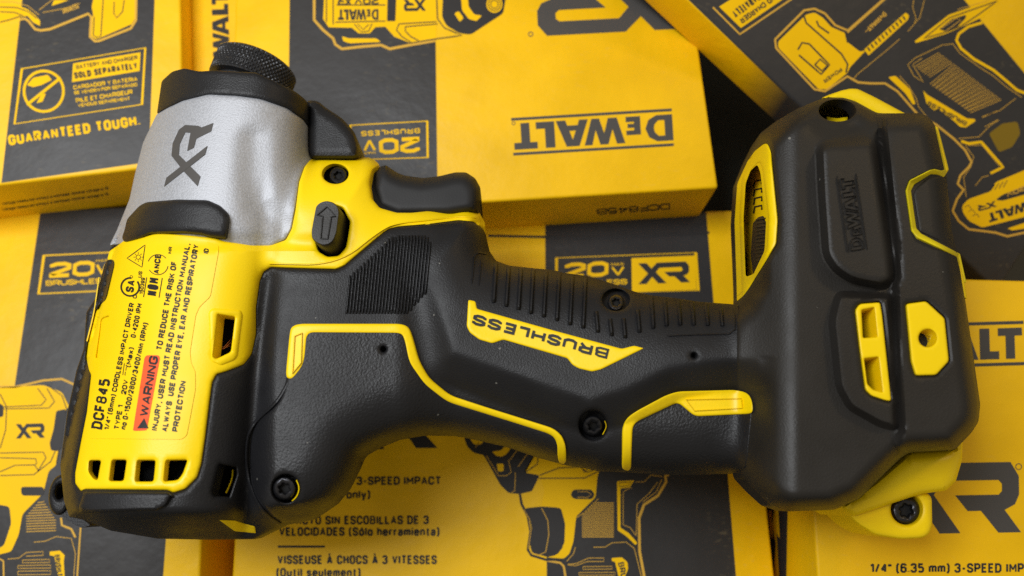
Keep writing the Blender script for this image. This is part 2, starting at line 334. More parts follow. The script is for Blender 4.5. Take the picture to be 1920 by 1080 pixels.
def text(mb, s, p0, p1, cap, mp, off, bold=.03, shear=0., wide=False):
    """one line from baseline start p0 to baseline end p1 (photo points), capitals cap px tall"""
    cap *= 1.06; t = min(.15 + 1.9 * bold, .25) * cap
    d = np.array(p1, float) - p0; L = np.linalg.norm(d); d /= L; u = np.array([d[1], -d[0]])
    ws = sum(FONT[c][0] for c in s if c != ' '); nk = sum(1 for c in s if c != ' '); sp = s.count(' ')
    gap = max(.09 * cap, .42 * t) if not wide else .25 * cap; space = .3 * cap
    g = (L - nk * t - (len(s) - 1) * gap - sp * space) / max(ws, .1)
    if g < .22 * cap:
        k_ = L / (nk * t + (len(s) - 1) * gap + sp * space + .3 * cap * ws); g = .3 * cap * k_; t *= k_; gap *= k_; space *= k_
    x = 0.; lay = 0
    for c in s:
        if c == ' ': x += space + gap; continue
        w, strokes = FONT[c]
        parts = []
        for sk in strokes:                                   # break a stroke where it doubles back, so that every limb keeps its width
            sc_ = [(px * w * g, py * (cap - t)) for px, py in sk]; cur = [0]
            for i in range(1, len(sk) - 1):
                a1 = np.subtract(sc_[i], sc_[i - 1]); a2 = np.subtract(sc_[i + 1], sc_[i])
                cur.append(i)
                if a1 @ a2 < -.2 * np.linalg.norm(a1) * np.linalg.norm(a2): parts.append([sk[k] for k in cur]); cur = [i]
            cur.append(len(sk) - 1); parts.append([sk[k] for k in cur])
        for sk in parts:
            l = np.array([(x + t / 2 + px * w * g, t / 2 + py * (cap - t)) for px, py in sk]); a, b = ribbon(l, t * (.8 if c in 'MNWAVKXY8B' else 1)); n = len(l)
            q = np.concatenate([a, b]); X = q[:, 0] + q[:, 1] * shear; Q_ = np.array(p0, float) + X[:, None] * d + q[:, 1][:, None] * u
            mb.add(mp(Q_[:, 0], Q_[:, 1], off + .008 * (lay % 4)), [(i, i + 1, n + i + 1, n + i) for i in range(n - 1)]); lay += 1
        x += w * g + t + gap
def glyphs(mb, polys, W, H, p0, p1, cap, mp, off, dense=None, lift=0.):
    d = np.array(p1, float) - p0; L = np.linalg.norm(d); d /= L; u = np.array([d[1], -d[0]])
    tr = lambda l: [tuple(np.array(p0, float) + d * (x / W * L) + u * (y / H * cap)) for x, y in l]
    for i, (o, hs) in enumerate(polys): fill(mb, tr(o), mp, off + i * lift, holes=[tr(h) for h in hs], dense=dense)
WORD = [([(0,0),(100,0),(150,30),(170,87),(150,144),(100,174),(0,174)], [[(50,35),(90,35),(112,60),(118,87),(112,114),(90,139),(50,139)]]),
  ([(200,0),(290,0),(290,35),(240,35),(240,48),(280,48),(280,75),(240,75),(240,92),(290,92),(290,122),(200,122)], []),
  ([(300,174),(345,0),(400,0),(428,100),(455,0),(503,0),(553,174),(505,174),(480,75),(455,174),(405,174),(375,75),(352,174)], []),
  ([(525,0),(580,0),(590,35),(655,35),(665,0),(725,0),(665,174),(585,174)], [[(603,70),(643,70),(625,130)]]),
  ([(735,0),(850,0),(850,45),(795,45),(795,174),(735,174)], []),
  ([(890,0),(945,0),(945,130),(990,130),(990,174),(845,174),(845,130),(890,130)], [])]
BARS = [([(0,-38),(1000,-38),(1000,-20),(0,-20)], []), ([(0,194),(1000,194),(1000,212),(0,212)], [])]
XR = [([(5,115),(50,115),(84,76),(126,124-62),(150,0),(106,0),(73,38),(60,52)], [])]
XR = [([(0,0),(44,0),(76,38),(108,0),(152,0),(97,63),(117,86),(234,86),(241,80),(241,68),(234,62),(142,62),(168,36),(196,36),(232,0),(280,0),(246,37),(268,46),(277,62),(277,92),(260,115),(105,115),(74,84),(48,115),(3,115),(54,57)], [])]
def wordmark(mb, p0, p1, cap, mp, off, bars=True, dense=None):
    glyphs(mb, WORD + (BARS if bars else []), 1000, 174, p0, p1, cap, mp, off, dense)
def xrmark(mb, p0, p1, cap, mp, off, dense=None): glyphs(mb, XR, 277, 115, p0, p1, cap, mp, off, dense)

# ------------------------------------------------------------------ the table
FLOOR = -58.
tb = MB(); tb.add([(-900, -700, FLOOR), (900, -700, FLOOR), (900, 900, FLOOR), (-900, 900, FLOOR)], [(0, 1, 2, 3)])
table = as_object('table_surface', tb, M['table'], np.zeros(3)); table['kind'] = 'structure'

# ------------------------------------------------------------------ cartons
def half(pa, pb, inside_pt, z, loc, mp=None):
    mp = mp or flat(z); a, b, c = (mp([q[0]], [q[1]])[0][:2] for q in (pa, pb, inside_pt))
    d = b - a; n = np.array([-d[1], d[0]]) / np.hypot(*d)
    if (c - a) @ n < 0: n = -n
    return (float(n[0]), float(n[1]), float((a - loc[:2]) @ n) * .001)
def carton(name, label, corner, u, lu, lv, thick, stripes_px, mp, v=None, n=None, group='cartons under and around the impact driver', bevel=.8):
    u = np.array(u, float) / np.linalg.norm(u)
    n = np.array([0, 0, 1.]) if n is None else n; v = np.cross(n, u) if v is None else v
    corner = np.array(corner, float); base = corner + u * lu / 2 + v * lv / 2 - n * thick
    t = thing(name, label, 'box', base, group)
    bm = bmesh.new(); vs = []
    for k in range(2):
        for a, b in ((0, 0), (1, 0), (1, 1), (0, 1)): vs.append(bm.verts.new((corner + u * lu * a + v * lv * b - n * thick * k - base) * .001))
    for q in ((0, 1, 2, 3), (7, 6, 5, 4), (0, 4, 5, 1), (1, 5, 6, 2), (2, 6, 7, 3), (3, 7, 4, 0)): bm.faces.new([vs[i] for i in q])
    bmesh.ops.recalc_face_normals(bm, faces=bm.faces)
    bmesh.ops.bevel(bm, geom=list(bm.edges), offset=bevel * .001, segments=3, profile=.5, affect='EDGES')
    me = bpy.data.meshes.new('carton_body'); bm.to_mesh(me); bm.free()
    me.polygons.foreach_set('use_smooth', [True] * len(me.polygons)); me.set_sharp_from_angle(angle=math.radians(35))
    st = [[half(a, b, c, 0, base, mp) for a, b, c in pl] for pl in stripes_px]
    me.materials.append(material('printed_cardboard', BOXY, .46, grain=.5, gscale=260, bump=.0003, var=.14, vscale=38, stripes=st, col2=BOXK, spec=.3, wear=.16))
    o = bpy.data.objects.new('carton_body', me); sc.collection.objects.link(o); o.parent = t
    return t
ZU = 22.; UPR = flat(ZU); LOW = flat(0.)
def rect(a, b): return [a, (b[0], a[1]), b, (a[0], b[1])]
def frame(mb, quad, w, mp, off): stroke(mb, quad, w, mp, off, True, 400)
def quadframe(mb, q, w, mp, off):
    c = np.mean(q, 0); inn = [tuple(np.array(p) + (c - p) / np.linalg.norm(c - p) * w * 1.3) for p in q]
    fill(mb, q, mp, off, holes=[inn])
D = lambda a: (math.cos(math.radians(a)), math.sin(math.radians(a)), 0)

# upper left carton
A = P((345, 307), ZU); u = np.array(D(7.2)); v = np.array(D(97.2))
t = carton('tool_carton', 'yellow and black carton whose panel reads GUARANTEED TOUGH with a crossed-out circle', A - u * 150, u, 150, 120, 79, [[((37, 39), (2, 348), (100, 200)), ((290, 0), (282, 222), (100, 200)), ((2, 343), (258, 307), (100, 200))]], UPR)
g, k, tn = MB(), MB(), MB(); Q = lambda l: Zm((0, 0), 6.4, l); o = .06
fill(g, Q([(1130,-60),(1100,80),(1120,190),(1100,200),(1090,430),(1150,470),(1210,450),(1580,290),(1620,220),(1625,-60)]), UPR, o)
fill(g, Q([(-60,45),(200,60),(330,110),(430,190),(480,250),(480,310),(400,270),(330,190),(250,205),(100,255),(-60,280)]), UPR, o)
fill(g, Q([(620,70),(650,0),(830,0)]), UPR, o)
stroke(tn, Q([(235,235),(300,222),(345,255),(420,350),(490,365),(600,350),(1060,165),(1095,205),(1080,440),(1140,495),(1190,490),(1570,340),(1630,240),(1635,-60)]), 4.5, UPR, o + .03)
for l in ([(1240,-40),(1210,430),(1160,450),(1120,420),(1130,200)], [(1370,20),(1365,160),(1400,215),(1470,140),(1490,0)], [(0,85),(200,90),(340,140),(440,220)], [(0,140),(180,150),(280,190)], [(0,265),(100,240),(250,192)]): stroke(k, Q(l), 1.8, UPR, o + .03)
stroke(tn, Q([(470,120),(650,-20)]), 1.2, UPR, o); stroke(tn, Q([(510,150),(780,100),(960,40)]), 1.2, UPR, o); stroke(tn, Q([(0,20),(160,20),(330,70),(470,180)]), 1.2, UPR, o)
text(tn, 'BRUSHLESS', Q([(760,165)])[0], Q([(950,95)])[0], 9, UPR, o, .03)
g.build('illustration', M['boxgold'], t); k.build('illustration_lines', M['boxink'], t); tn.build('illustration_outline', M['boxtan'], t)
g, k = MB(), MB(); a = (lambda l: Zm((0, 0), 2.571, l))
quadframe(g, a([(100, 330), (705, 228), (690, 505), (65, 600)]), 3.4, UPR, o)
stroke(g, ellipse(82, 171, 37, 38, 36), 5, UPR, o, True, 6); stroke(g, a([(130, 505), (292, 375)]), 5.5, UPR, o + .03)
fill(g, a([(130,410),(160,375),(230,360),(250,385),(200,410),(160,420)]), UPR, o, 2); fill(g, a([(200,455),(222,450),(205,490),(175,498)]), UPR, o, 2)
fill(g, a([(352, 306), (677, 252), (673, 342), (347, 396)]), UPR, o)
text(k, 'BATTERY AND CHARGER', a([(368,334)])[0], a([(664,286)])[0], 7.4, UPR, o + .05, .02)
text(k, 'SOLD SEPARATELY', a([(360,380)])[0], a([(664,330)])[0], 11.5, UPR, o + .05, .05)
for s, p0, p1, c in (('CARGADOR Y BATERIA', (355,432), (664,390), 7.5), ('SE VENDEN POR SEPARADO', (358,456), (662,415), 6), ('PILE ET CHARGEUR', (368,496), (640,452), 8), ('VENDUS SEPAREMENT', (378,517), (628,482), 6)):
    text(g, s, a([p0])[0], a([p1])[0], c, UPR, o, .025)
text(g, 'GUARANTEED TOUGH.', (17, 273), (264, 235), 18.5, UPR, o, .055)
g.build('sold_separately_notice', M['boxgold'], t); k.build('notice_lettering', M['boxink'], t)
fz = Plane(A, -v); k = MB()     # small print on the front wall
for i in range(2): text(k, 'Voltage measured without a workload. Nominal voltage is 18.', (4, 396 - i * 11), (205, 366 - i * 11), 5, fz, .06, .02)
k.build('small_print', M['boxink'], t)

# low carton in the gap between the two upper ones
A = P((388, 0), 14.); GAPP = flat(14.); t = carton('tool_carton', 'narrow strip of a lower carton with upright black lettering between the two back boxes', P((432, 330), 14.) - np.array([14, 0, 0]), D(4), 26, 115, 72, [], GAPP)
k = MB(); wordmark(k, (432, 160), (427, -20), 31, GAPP, .06, False); k.build('logo_lettering', M['boxink'], t)

# upper middle carton
A = P((1347, 352), ZU); u = np.array(D(3.7)); v = np.array(D(93.7)); lw = 132.5
t = carton('tool_carton', 'yellow carton with upside-down logo and 20V badge behind the trigger', A - u * lw, u, lw, 120, 79, [[((543, 0), (542, 113), (680, 60)), ((817, 78), (820, 331), (680, 60))]], UPR)
g, k, tn = MB(), MB(), MB(); Q = lambda l: Zm((560, 0), 4.8, l)
fill(g, Q([(230,-60),(220,170),(270,245),(480,250),(540,300),(640,300),(690,245),(780,240),(860,330),(1000,385),(1238,357),(1238,-60)]), UPR, o)
stroke(tn, Q([(140,-60),(140,180),(220,270),(310,345),(330,400),(390,440),(560,420),(740,405),(820,440),(1000,405),(1230,365)]), 5, UPR, o)
fill(g, Q([(390,325),(450,345),(700,345),(740,378),(460,390),(400,370)]), UPR, o, 3)
fill(k, Q([(800,-60),(880,-60),(870,190),(795,190)]), UPR, o + .05, 2); fill(k, Q([(1300,-60),(1290,150),(1330,230),(1450,300),(1550,310),(1700,210),(1840,120),(1870,-60)]), UPR, o + .03, 6)
g2 = g; fill(g2, Q([(1460,-40),(1470,90),(1530,170),(1600,190),(1650,140),(1580,130),(1530,60),(1520,-40)]), UPR, o + .06, 3); fill(g2, ellipse(927, 8, 15, 16), UPR, o + .06); fill(g2, Q([(1400,120),(1440,100),(1485,160),(1450,198)]), UPR, o + .06, 3)
for l in ([(1240,-30),(1250,170),(1310,250),(1470,318),(1230,350),(1000,388)], [(960,240),(1250,215)], [(900,215),(1240,195)], [(960,240),(960,280),(1010,330),(1080,365)], [(900,220),(880,270),(930,330),(1010,380)], [(330,200),(780,190)], [(340,45),(780,45)], [(250,-20),(250,200)], [(310,-20),(310,220)]): stroke(k, Q(l), 2, UPR, o + .04)
for l in ([(500,215),(560,285),(630,280),(660,210)], [(530,215),(580,265),(630,220)]): stroke(k, Q(l), 1.6, UPR, o + .07)
for r in (11.5, 7): stroke(k, ellipse(927, 8, r, r + .5), 1.6, UPR, o + .09, True, 3)
wordmark(k, Q([(718,82)])[0], Q([(350,84)])[0], 20, UPR, o + .05, False); xrmark(k, Q([(1145,-10)])[0], Q([(945,-5)])[0], 22, UPR, o + .05)
text(k, '20V', Q([(720,-20)])[0], Q([(500,-18)])[0], 12, UPR, o + .08, .05); xrmark(k, Q([(480,-20)])[0], Q([(350,-18)])[0], 14, UPR, o + .08)
g.build('illustration', M['boxgold'], t); k.build('illustration_lines', M['boxink'], t); tn.build('illustration_outline', M['boxtan'], t); 0
g = MB(); quadframe(g, [(655, 234), (803, 226), (804, 296), (655, 301)], 3.4, UPR, o)
text(g, 'BRUSHLESS', (787, 240), (677, 246), 9, UPR, o, .03, 0, True); text(g, '20', (786, 256), (710, 260), 28, UPR, o, .05); text(g, 'V', (705, 260), (680, 261), 23, UPR, o, .05); text(g, 'MAX', (704, 283), (682, 285), 5, UPR, o, .03)
g.build('voltage_badge', M['boxgold'], t)
k = MB(); wordmark(k, (1260, 214), (959, 232), 49, UPR, o); stroke(k, ellipse(963, 231, 3, 3), 1.2, UPR, o, True, 2); k.build('brand_lettering', M['greyink'], t)
k = MB(); xrmark(k, (1268, -48), (1004, -34), 102, UPR, o); stroke(k, ellipse(995, 64, 4, 4), 1.6, UPR, o, True, 2); k.build('large_logo', M['greyink'], t)
k = MB(); text(k, 'DCF845B', (1256, 381), (1118, 392), 11, Plane(A, -v), .06, .03); k.build('model_lettering', M['boxink'], t)

# lower left carton
A = P((378, 1013), 0.); u = np.array(D(3.0)); v = np.array(D(93.0)); ll = 106.; c0 = A - v * 40
t = carton('tool_carton', 'carton at the front left with a 20V badge and half a printed driver', c0 - u * 130, u, 130, 40 + 97, 57, [[((74, 408), (28, 720), (150, 600)), ((311, 1013), (306, 1080), (150, 600))]], LOW)
g, k, tn = MB(), MB(), MB(); Q = lambda l: Zm((0, 700), 2.843, l)
fill(g, Q([(-40,78),(230,62),(330,100),(370,180),(350,190),(300,490),(260,520),(230,640),(120,750),(100,860),(60,950),(-40,975),(-40,945),(20,920),(60,800),(50,710),(-40,695)]), LOW, o, 6)
stroke(tn, Q([(-20,72),(80,72),(160,55),(230,38),(330,30),(400,62)]), 4, LOW, o)
fill(k, Q([(300,200),(350,190),(330,400),(310,415),(270,410),(265,370),(285,300)]), LOW, o + .04, 4); fill(k, Q([(110,605),(230,605),(235,628),(230,652),(115,652)]), LOW, o + .04, 6); fill(k, Q([(-30,150),(18,170),(18,230),(-30,240)]), LOW, o + .04, 4)
for l in ([(0,180),(220,170),(245,140),(200,80)], [(0,190),(260,185),(290,150),(250,80)], [(0,425),(230,420),(245,450),(200,525)], [(0,450),(190,455),(195,480),(185,490),(205,520)], [(0,525),(80,490),(185,488)], [(0,545),(180,540),(270,470),(300,400)], [(0,110),(35,180),(30,300),(0,400)], [(250,60),(330,120),(355,190),(300,480)]): stroke(k, Q(l), 1.6, LOW, o + .06)
xrmark(k, Q([(85,348)])[0], Q([(238,343)])[0], 27, LOW, o + .05)
for i in range(12):
    y = 690 + i * 14; x0 = 200 - min(i, 5) * 12; stroke(tn, Q([(x0, y), (235 + min(i, 7) * 9, y - 6)]), 1.5, LOW, o)
stroke(tn, Q([(325,770),(330,810),(380,830),(402,875)]), 4, LOW, o); stroke(tn, Q([(432,785),(410,1100)]), 3, LOW, o)
for l in ([(180,900),(240,895),(300,870),(380,880),(402,960),(392,1100)], [(120,995),(265,992),(265,1008),(120,1010),(120,995)], [(95,1025),(270,1022),(270,1038),(95,1040),(95,1025)], [(95,1055),(270,1052),(270,1072),(95,1074),(95,1055)], [(40,990),(100,985),(140,955),(230,950),(230,970),(140,975)]): stroke(tn, Q(l), 1.2, LOW, o)
stroke(tn, Q([(-10,985),(18,1000),(20,1100)]), 3, LOW, o)
g2 = MB(); fill(g2, Q([(265,950),(320,945),(345,970),(340,1000),(345,1090),(310,1090),(290,975),(265,970)]), LOW, o); text(k, 'BRUSHLESS', Q([(290,968)])[0], Q([(312,1120)])[0], 9, LOW, o + .05, .03)
g.build('illustration', M['boxgold'], t); k.build('illustration_lines', M['boxink'], t); tn.build('illustration_outline', M['boxtan'], t); g2.build('illustration_badge', M['boxgold'], t)
g = MB(); quadframe(g, [(80, 478), (232, 471), (226, 545), (70, 552)], 4, LOW, o); text(g, '20', (92, 521), (176, 517), 27, LOW, o, .05, .12); text(g, 'V', (180, 517), (203, 516), 22, LOW, o, .05); text(g, 'MAX', (180, 492), (202, 490), 5, LOW, o, .03); text(g, 'BRUSHLESS', (86, 536), (205, 531), 9.5, LOW, o, .03)
g.build('voltage_badge', M['boxgold'], t)

# lower middle carton
A = P((1379, 394), 0.); u = np.array(D(1.6)); v = np.array(D(91.6)); lw = 144.
t = carton('tool_carton', 'middle carton directly under the driver handle, with three-speed lettering in three languages', A - u * lw - v * 135, u, lw, 135, 57, [[((1022, 408), (1025, 1054), (1200, 600)), ((1324, 396), (1380, 1080), (1200, 600))]], LOW)
g, k, tn = MB(), MB(), MB(); Q = lambda l: Zm((860, 800), 3.857, l)
fill(k, Q([(40,80),(60,140),(110,190),(180,205),(240,310),(300,420),(360,480),(440,487),(530,467),(585,352),(480,332),(550,213),(420,150),(300,40),(100,20)]), LOW, o, 4)
fill(g, Q([(470,332),(550,200),(720,150),(1030,200),(1020,320),(1005,350),(990,510),(850,650),(830,830),(800,920),(760,955),(640,945),(720,920),(765,840),(770,700),(740,590),(600,575),(620,460),(585,350)]), LOW, o, 4)
g2 = g; fill(g2, Q([(80,85),(185,95),(160,130),(110,128)]), LOW, o + .05, 3); fill(g2, Q([(240,180),(270,210),(310,218),(350,195),(378,150),(330,145),(305,172)]), LOW, o + .05, 3); fill(g2, Q([(275,268),(325,268),(325,322),(285,325)]), LOW, o + .05, 3)
for l in ([(410,330),(405,465),(380,478)], [(370,240),(430,160)], [(430,290),(510,180)], [(200,210),(230,260),(290,355),(345,355),(380,330),(360,240)], [(150,110),(120,150)]): stroke(tn, Q(l), 1.3, LOW, o + .05)
for l in ([(480,332),(570,270),(575,200)], [(585,352),(730,297),(880,292),(930,330),(1010,300)], [(580,374),(910,372),(1020,318)], [(890,295),(910,330),(935,300)]): stroke(k, Q(l), 1.8, LOW, o + .06)
stroke(k, Q([(440,475),(455,560),(500,650),(520,760),(500,890),(525,930),(630,962),(745,962)]), 4.5, LOW, o + .06)
fill(k, Q([(480,590),(600,578),(720,585),(755,640),(765,760),(750,880),(700,930),(640,943),(530,910),(515,850),(530,740),(510,650)]), LOW, o + .05, 4)
stroke(tn, Q([(600,590),(645,680),(652,780),(630,905),(580,930),(520,910)]), 1.4, LOW, o + .09); stroke(tn, Q([(470,600),(510,665),(522,760),(505,880)]), 1.2, LOW, o + .09)
fill(k, Q([(830,455),(960,455),(985,490),(965,525),(830,522),(808,490)]), LOW, o + .06, 5); stroke(tn, Q([(860,470),(930,470),(960,490),(930,512),(860,510)]), 1.1, LOW, o + .09)
g2a = Q([(1145,395),(1270,388),(1235,440),(1170,447),(1170,730),(1230,770),(1292,840),(1280,857),(1210,790),(1150,750)]); fill(g2, g2a, LOW, o, 2)
stroke(k, Q([(1160,405),(1250,402),(1225,430),(1162,432)]), 1.2, LOW, o + .06, True)
stroke(tn, Q([(1520,346),(1495,355),(1500,400),(1440,500),(1340,565),(1305,660),(1308,900),(1345,1100)]), 5, LOW, o)
for l in ([(1470,360),(1390,350),(1340,400),(1280,400)], [(1440,400),(1380,480),(1290,560),(1285,780)], [(1250,440),(1190,470),(1190,710),(1240,730),(1285,790)], [(1470,380),(1430,470),(1330,545)], [(975,872),(1060,870),(1110,840),(1210,835),(1270,880),(1325,1100)], [(900,1012),(1110,1010),(1110,1030),(900,1032),(900,1012)], [(870,1055),(1130,1053),(1130,1073),(870,1075),(870,1055)], [(790,995),(850,990),(940,950),(1050,950),(1050,975),(930,975),(850,1005),(790,1000)], [(845,870),(830,920),(780,975)], [(1010,520),(940,600),(850,660)]): stroke(tn, Q(l), 1.2, LOW, o)
for i in range(19):
    y = 552 + i * 13.6; x0 = 970 - min(i, 6) * 13; stroke(tn, Q([(x0, y), (1122, y)]), 1.6, LOW, o)
stroke(tn, Q([(640,968),(735,985),(760,1010),(775,1100)]), 4, LOW, o)
fill(g2, Q([(1105,950),(1180,945),(1220,980),(1225,1030),(1200,1090),(1160,1100),(1130,975),(1110,975)]), LOW, o, 2); text(k, 'BRU', Q([(1150,985)])[0], Q([(1175,1100)])[0], 11, LOW, o + .06, .04)
g.build('illustration', M['boxgold'], t); k.build('illustration_lines', M['boxink'], t); tn.build('illustration_outline', M['boxtan'], t); 0
g, k = MB(), MB(); quadframe(g, [(1041, 483), (1307, 473), (1312, 545), (1041, 552)], 4, LOW, o); fill(g, [(1184, 484), (1303, 479), (1306, 543), (1185, 547)], LOW, o + .03)
text(g, '20', (1058, 522), (1140, 518), 27, LOW, o, .05, .1); text(g, 'V', (1146, 518), (1172, 517), 18, LOW, o, .05); text(g, 'MAX', (1146, 499), (1170, 498), 6, LOW, o, .02); text(g, 'BRUSHLESS', (1058, 537), (1176, 533), 9.5, LOW, o, .03)
xrmark(k, (1197, 533), (1293, 529), 39, LOW, o + .07)
g.build('voltage_badge', M['boxgold'], t); k.build('badge_logo', M['boxink'], t)
k = MB(); fill(k, [(759, 810), (791, 808), (820, 840), (780, 840)], LOW, o); fill(k, [(690, 842), (716, 820), (720, 842)], LOW, o); k.build('large_logo', M['boxink'], t)
k = MB(); B = .032
for s, p0, p1, c in (('1/4" (6.35 mm) 3-SPEED IMPACT', (523, 910), (827, 909), 15), ('DRIVER (Tool only)', (523, 936), (694, 935), 15), ('IMPACTO SIN ESCOBILLAS DE 3', (523, 984), (804, 983), 15.5), ('VELOCIDADES (Sólo herramienta)', (523, 1005), (824, 1005), 15.5), ('VISSEUSE À CHOCS À 3 VITESSES', (520, 1058), (819, 1058), 16), ('(Outil seulement)', (518, 1082), (676, 1082), 16)): text(k, s, p0, p1, c, LOW, o, B)
stroke(k, [(521, 1025), (609, 1025)], 4, LOW, o); k.build('product_lettering', M['boxink'], t)
k = MB(); ridge(k, [(915, 442), (1100, 446), (1330, 436)], 5, .18, LOW, 0.); k.build('lid_crease', M['boxink'], t)

# lower right carton
A = P((1525, 962), ZU); u = np.array(D(-1.6)); v = np.array(D(88.4)); ld = 160.; rear = P((1860, 524), ZU); dv = (rear - A) @ v
t = carton('tool_carton', 'yellow carton at the front right with a large dark logo, under the driver foot', A - v * 40, u, 120, 40 + dv, 80, [], UPR)
LWALL = Plane(A, -u); k = MB(); fill(k, [(1425, 900), (1478, 900), (1474, 1090), (1432, 1090)], LWALL, .06); k.build('dark_side_print', M['boxink'], t)
g = MB(); fill(g, [(1452, 950), (1459, 950), (1462, 1010), (1456, 1000), (1461, 1085), (1450, 1085), (1455, 1020), (1448, 985)], LWALL, .1); fill(g, [(1440, 960), (1446, 955), (1449, 1010), (1443, 1000)], LWALL, .1); k2 = g.build('side_print_mark', M['boxgold'], t)
k = MB(); wordmark(k, (1607, 681), (1921, 672), 58, UPR, o); k.build('brand_lettering', M['greyink'], t)
k = MB(); xrmark(k, (1666, 1002), (1912, 998), 132, UPR, o); stroke(k, ellipse(1910, 875, 5.5, 5.5), 1.5, UPR, o, True, 2); k.build('large_logo', M['greyink'], t)
k = MB(); text(k, '1/4" (6.35 mm) 3-SPEED IMPACT', (1631, 1074), (1962, 1074), 17, UPR, o, B); text(k, 'DRIVER (Tool only)', (1631, 1100), (1810, 1100), 17, UPR, o, B); k.build('product_lettering', M['boxink'], t)

# leaning carton, upper right
A0 = P((1289, 0), 38.); B0 = P((1835, 512), 6.); u = (B0 - A0); LU = np.linalg.norm(u); u /= LU
v = np.cross((0, 0, 1.), u); v /= np.linalg.norm(v); n = np.cross(u, v); LEAN = Plane(A0, n)
t = carton('tool_carton', 'tilted carton at the back right printed with a battery driver drawing on black', A0 - u * 70, u, 70 + LU + 8, 130, 14, [[((1289, -3), (1498, 197), (1600, 100)), ((1842, 41), (1920, 136), (1600, 100))]], LEAN, v=v, n=n)
g, k, tn, ol = MB(), MB(), MB(), MB(); Q = lambda l: Zm((1360, 0), 2.571, l); Q1 = lambda l: Zm((1560, 0), 4.5, l); Q2 = lambda l: Zm((1640, 200), 3.176, l)
fill(g, Q([(390,70),(430,60),(470,85),(510,130),(580,160),(585,200),(650,250),(680,240),(600,325),(590,350),(490,430),(450,430),(255,230),(255,200)]), LEAN, o, 4)
stroke(tn, Q([(770,-10),(590,147),(530,122),(480,65),(430,42),(380,50),(240,190),(245,232),(430,430),(480,440),(588,368),(640,397),(700,402),(770,402),(830,440),(900,520),(935,560)]), 4, LEAN, o + .03)
for l in ([(380,78),(390,110),(560,260),(590,310),(582,350)], [(440,100),(450,125),(500,160)], [(350,240),(370,205),(405,212),(502,312),(462,358),(355,265)], [(432,312),(457,285),(492,315),(465,342),(432,312)], [(580,160),(590,205)]): stroke(k, Q(l), 3, LEAN, o + .06)
text(k, 'POWER', Q([(555,325)])[0], Q([(470,385)])[0], 7, LEAN, o + .06, .03)
fill(g, Q([(670,238),(870,60),(886,75),(880,95),(690,268)]), LEAN, o, 2)
for i in range(11): stroke(k, Q([(686 + i * 17, 228 - i * 15), (698 + i * 17, 246 - i * 15)]), 3, LEAN, o + .05)
wordmark(tn, Q1([(440,100)])[0], Q1([(290,240)])[0], 8, LEAN, o, False)
stroke(tn, Q1([(280,270),(440,130),(430,95)]), 1.2, LEAN, o); stroke(tn, Q1([(130,275),(450,-10)]), 3, LEAN, o)
fill(g, Q([(785,372),(820,365),(890,430),(917,500),(905,505),(868,450)]), LEAN, o, 3)
fill(g, Q1([(695,350),(985,125),(1300,15),(1440,-10),(1280,140),(1120,215),(960,285),(710,362)]), LEAN, o, 2)
stroke(k, Q1([(775,325),(990,150),(1400,5),(1240,120),(1090,220),(960,270)]), 2, LEAN, o + .05, True); fill(k, Q1([(905,245),(1010,160),(1130,125),(1130,150),(1060,225),(960,265)]), LEAN, o + .05, 2)
stroke(tn, Q1([(920,240),(1050,150),(1085,170),(960,262)]), 1.4, LEAN, o + .09)
stroke(g, Q1([(1270,190),(1150,225),(1070,285),(1050,340),(1090,410),(1200,500),(1360,590),(1480,690),(1560,760),(1640,790)]), 5, LEAN, o, step=8)
stroke(tn, Q1([(1020,370),(1080,450),(1250,570),(1360,640),(1480,740),(1600,820)]), 1.2, LEAN, o)
for i in range(17):
    a0 = np.array((900 + 32 * i, 445 + 24 * i)); a1 = np.array((712 + 31 * i - (10 if i < 3 else 0), 560 + 25.5 * i))
    if i > 3: a1 = np.array((800 + 27 * (i - 3), 690 + 19 * (i - 3)))
    stroke(tn, Q1([tuple(a1), tuple(a0), tuple(a0 + (17, 12)), tuple(a1 + (17, 14))]), 1.1, LEAN, o)
for l in ([(1020,370),(930,380),(700,490),(640,545),(690,640),(770,695),(740,640),(680,545),(760,490)], [(180,670),(210,630),(430,450),(570,330)], [(570,640),(650,730),(710,830),(730,900),(800,985)], [(690,0),(680,60),(710,160),(690,210)], [(780,0),(740,150),(640,265)], [(1270,985),(1420,930),(1550,830)], [(1290,1070),(1400,1010)], [(1060,80),(1330,0)]): stroke(tn, Q1(l), 1.1, LEAN, o)
fill(g, Q1([(770,765),(805,800),(1140,1000),(1200,1003),(1212,1020),(1130,1075),(1080,1070),(1040,1030),(900,920),(860,930),(800,880)]), LEAN, o, 1)
text(k, 'BRUSHLESS', Q1([(1145,1030)])[0], Q1([(815,850)])[0], 8, LEAN, o + .05, .04)
fill(g, Q2([(520,590),(560,550),(690,505),(720,450),(960,350),(960,640),(760,690),(640,720),(560,680),(525,630)]), LEAN, o, 5)
stroke(tn, Q2([(300,70),(370,110),(470,190),(540,260),(577,330),(560,360),(510,410),(495,460),(530,495),(490,550),(465,620),(500,680),(560,730),(720,750),(790,772),(960,735)]), 4, LEAN, o + .02, step=8)
stroke(g, Q2([(515,205),(560,220),(635,210),(765,360),(690,397)]), 5, LEAN, o, step=6)
fill(ol, Q2([(680,160),(760,100),(850,88),(868,160),(820,240),(740,272)]), LEAN, o, 5); fill(g, Q2([(790,725),(960,670),(960,715),(820,737)]), LEAN, o, 2)
for l in ([(540,230),(590,300),(570,360),(530,420),(545,540)], [(500,190),(620,180),(690,110),(740,80)], [(560,230),(640,230),(740,350)], [(600,470),(640,420),(680,410)], [(640,65),(730,25)]): stroke(tn, Q2(l), 1.1, LEAN, o)
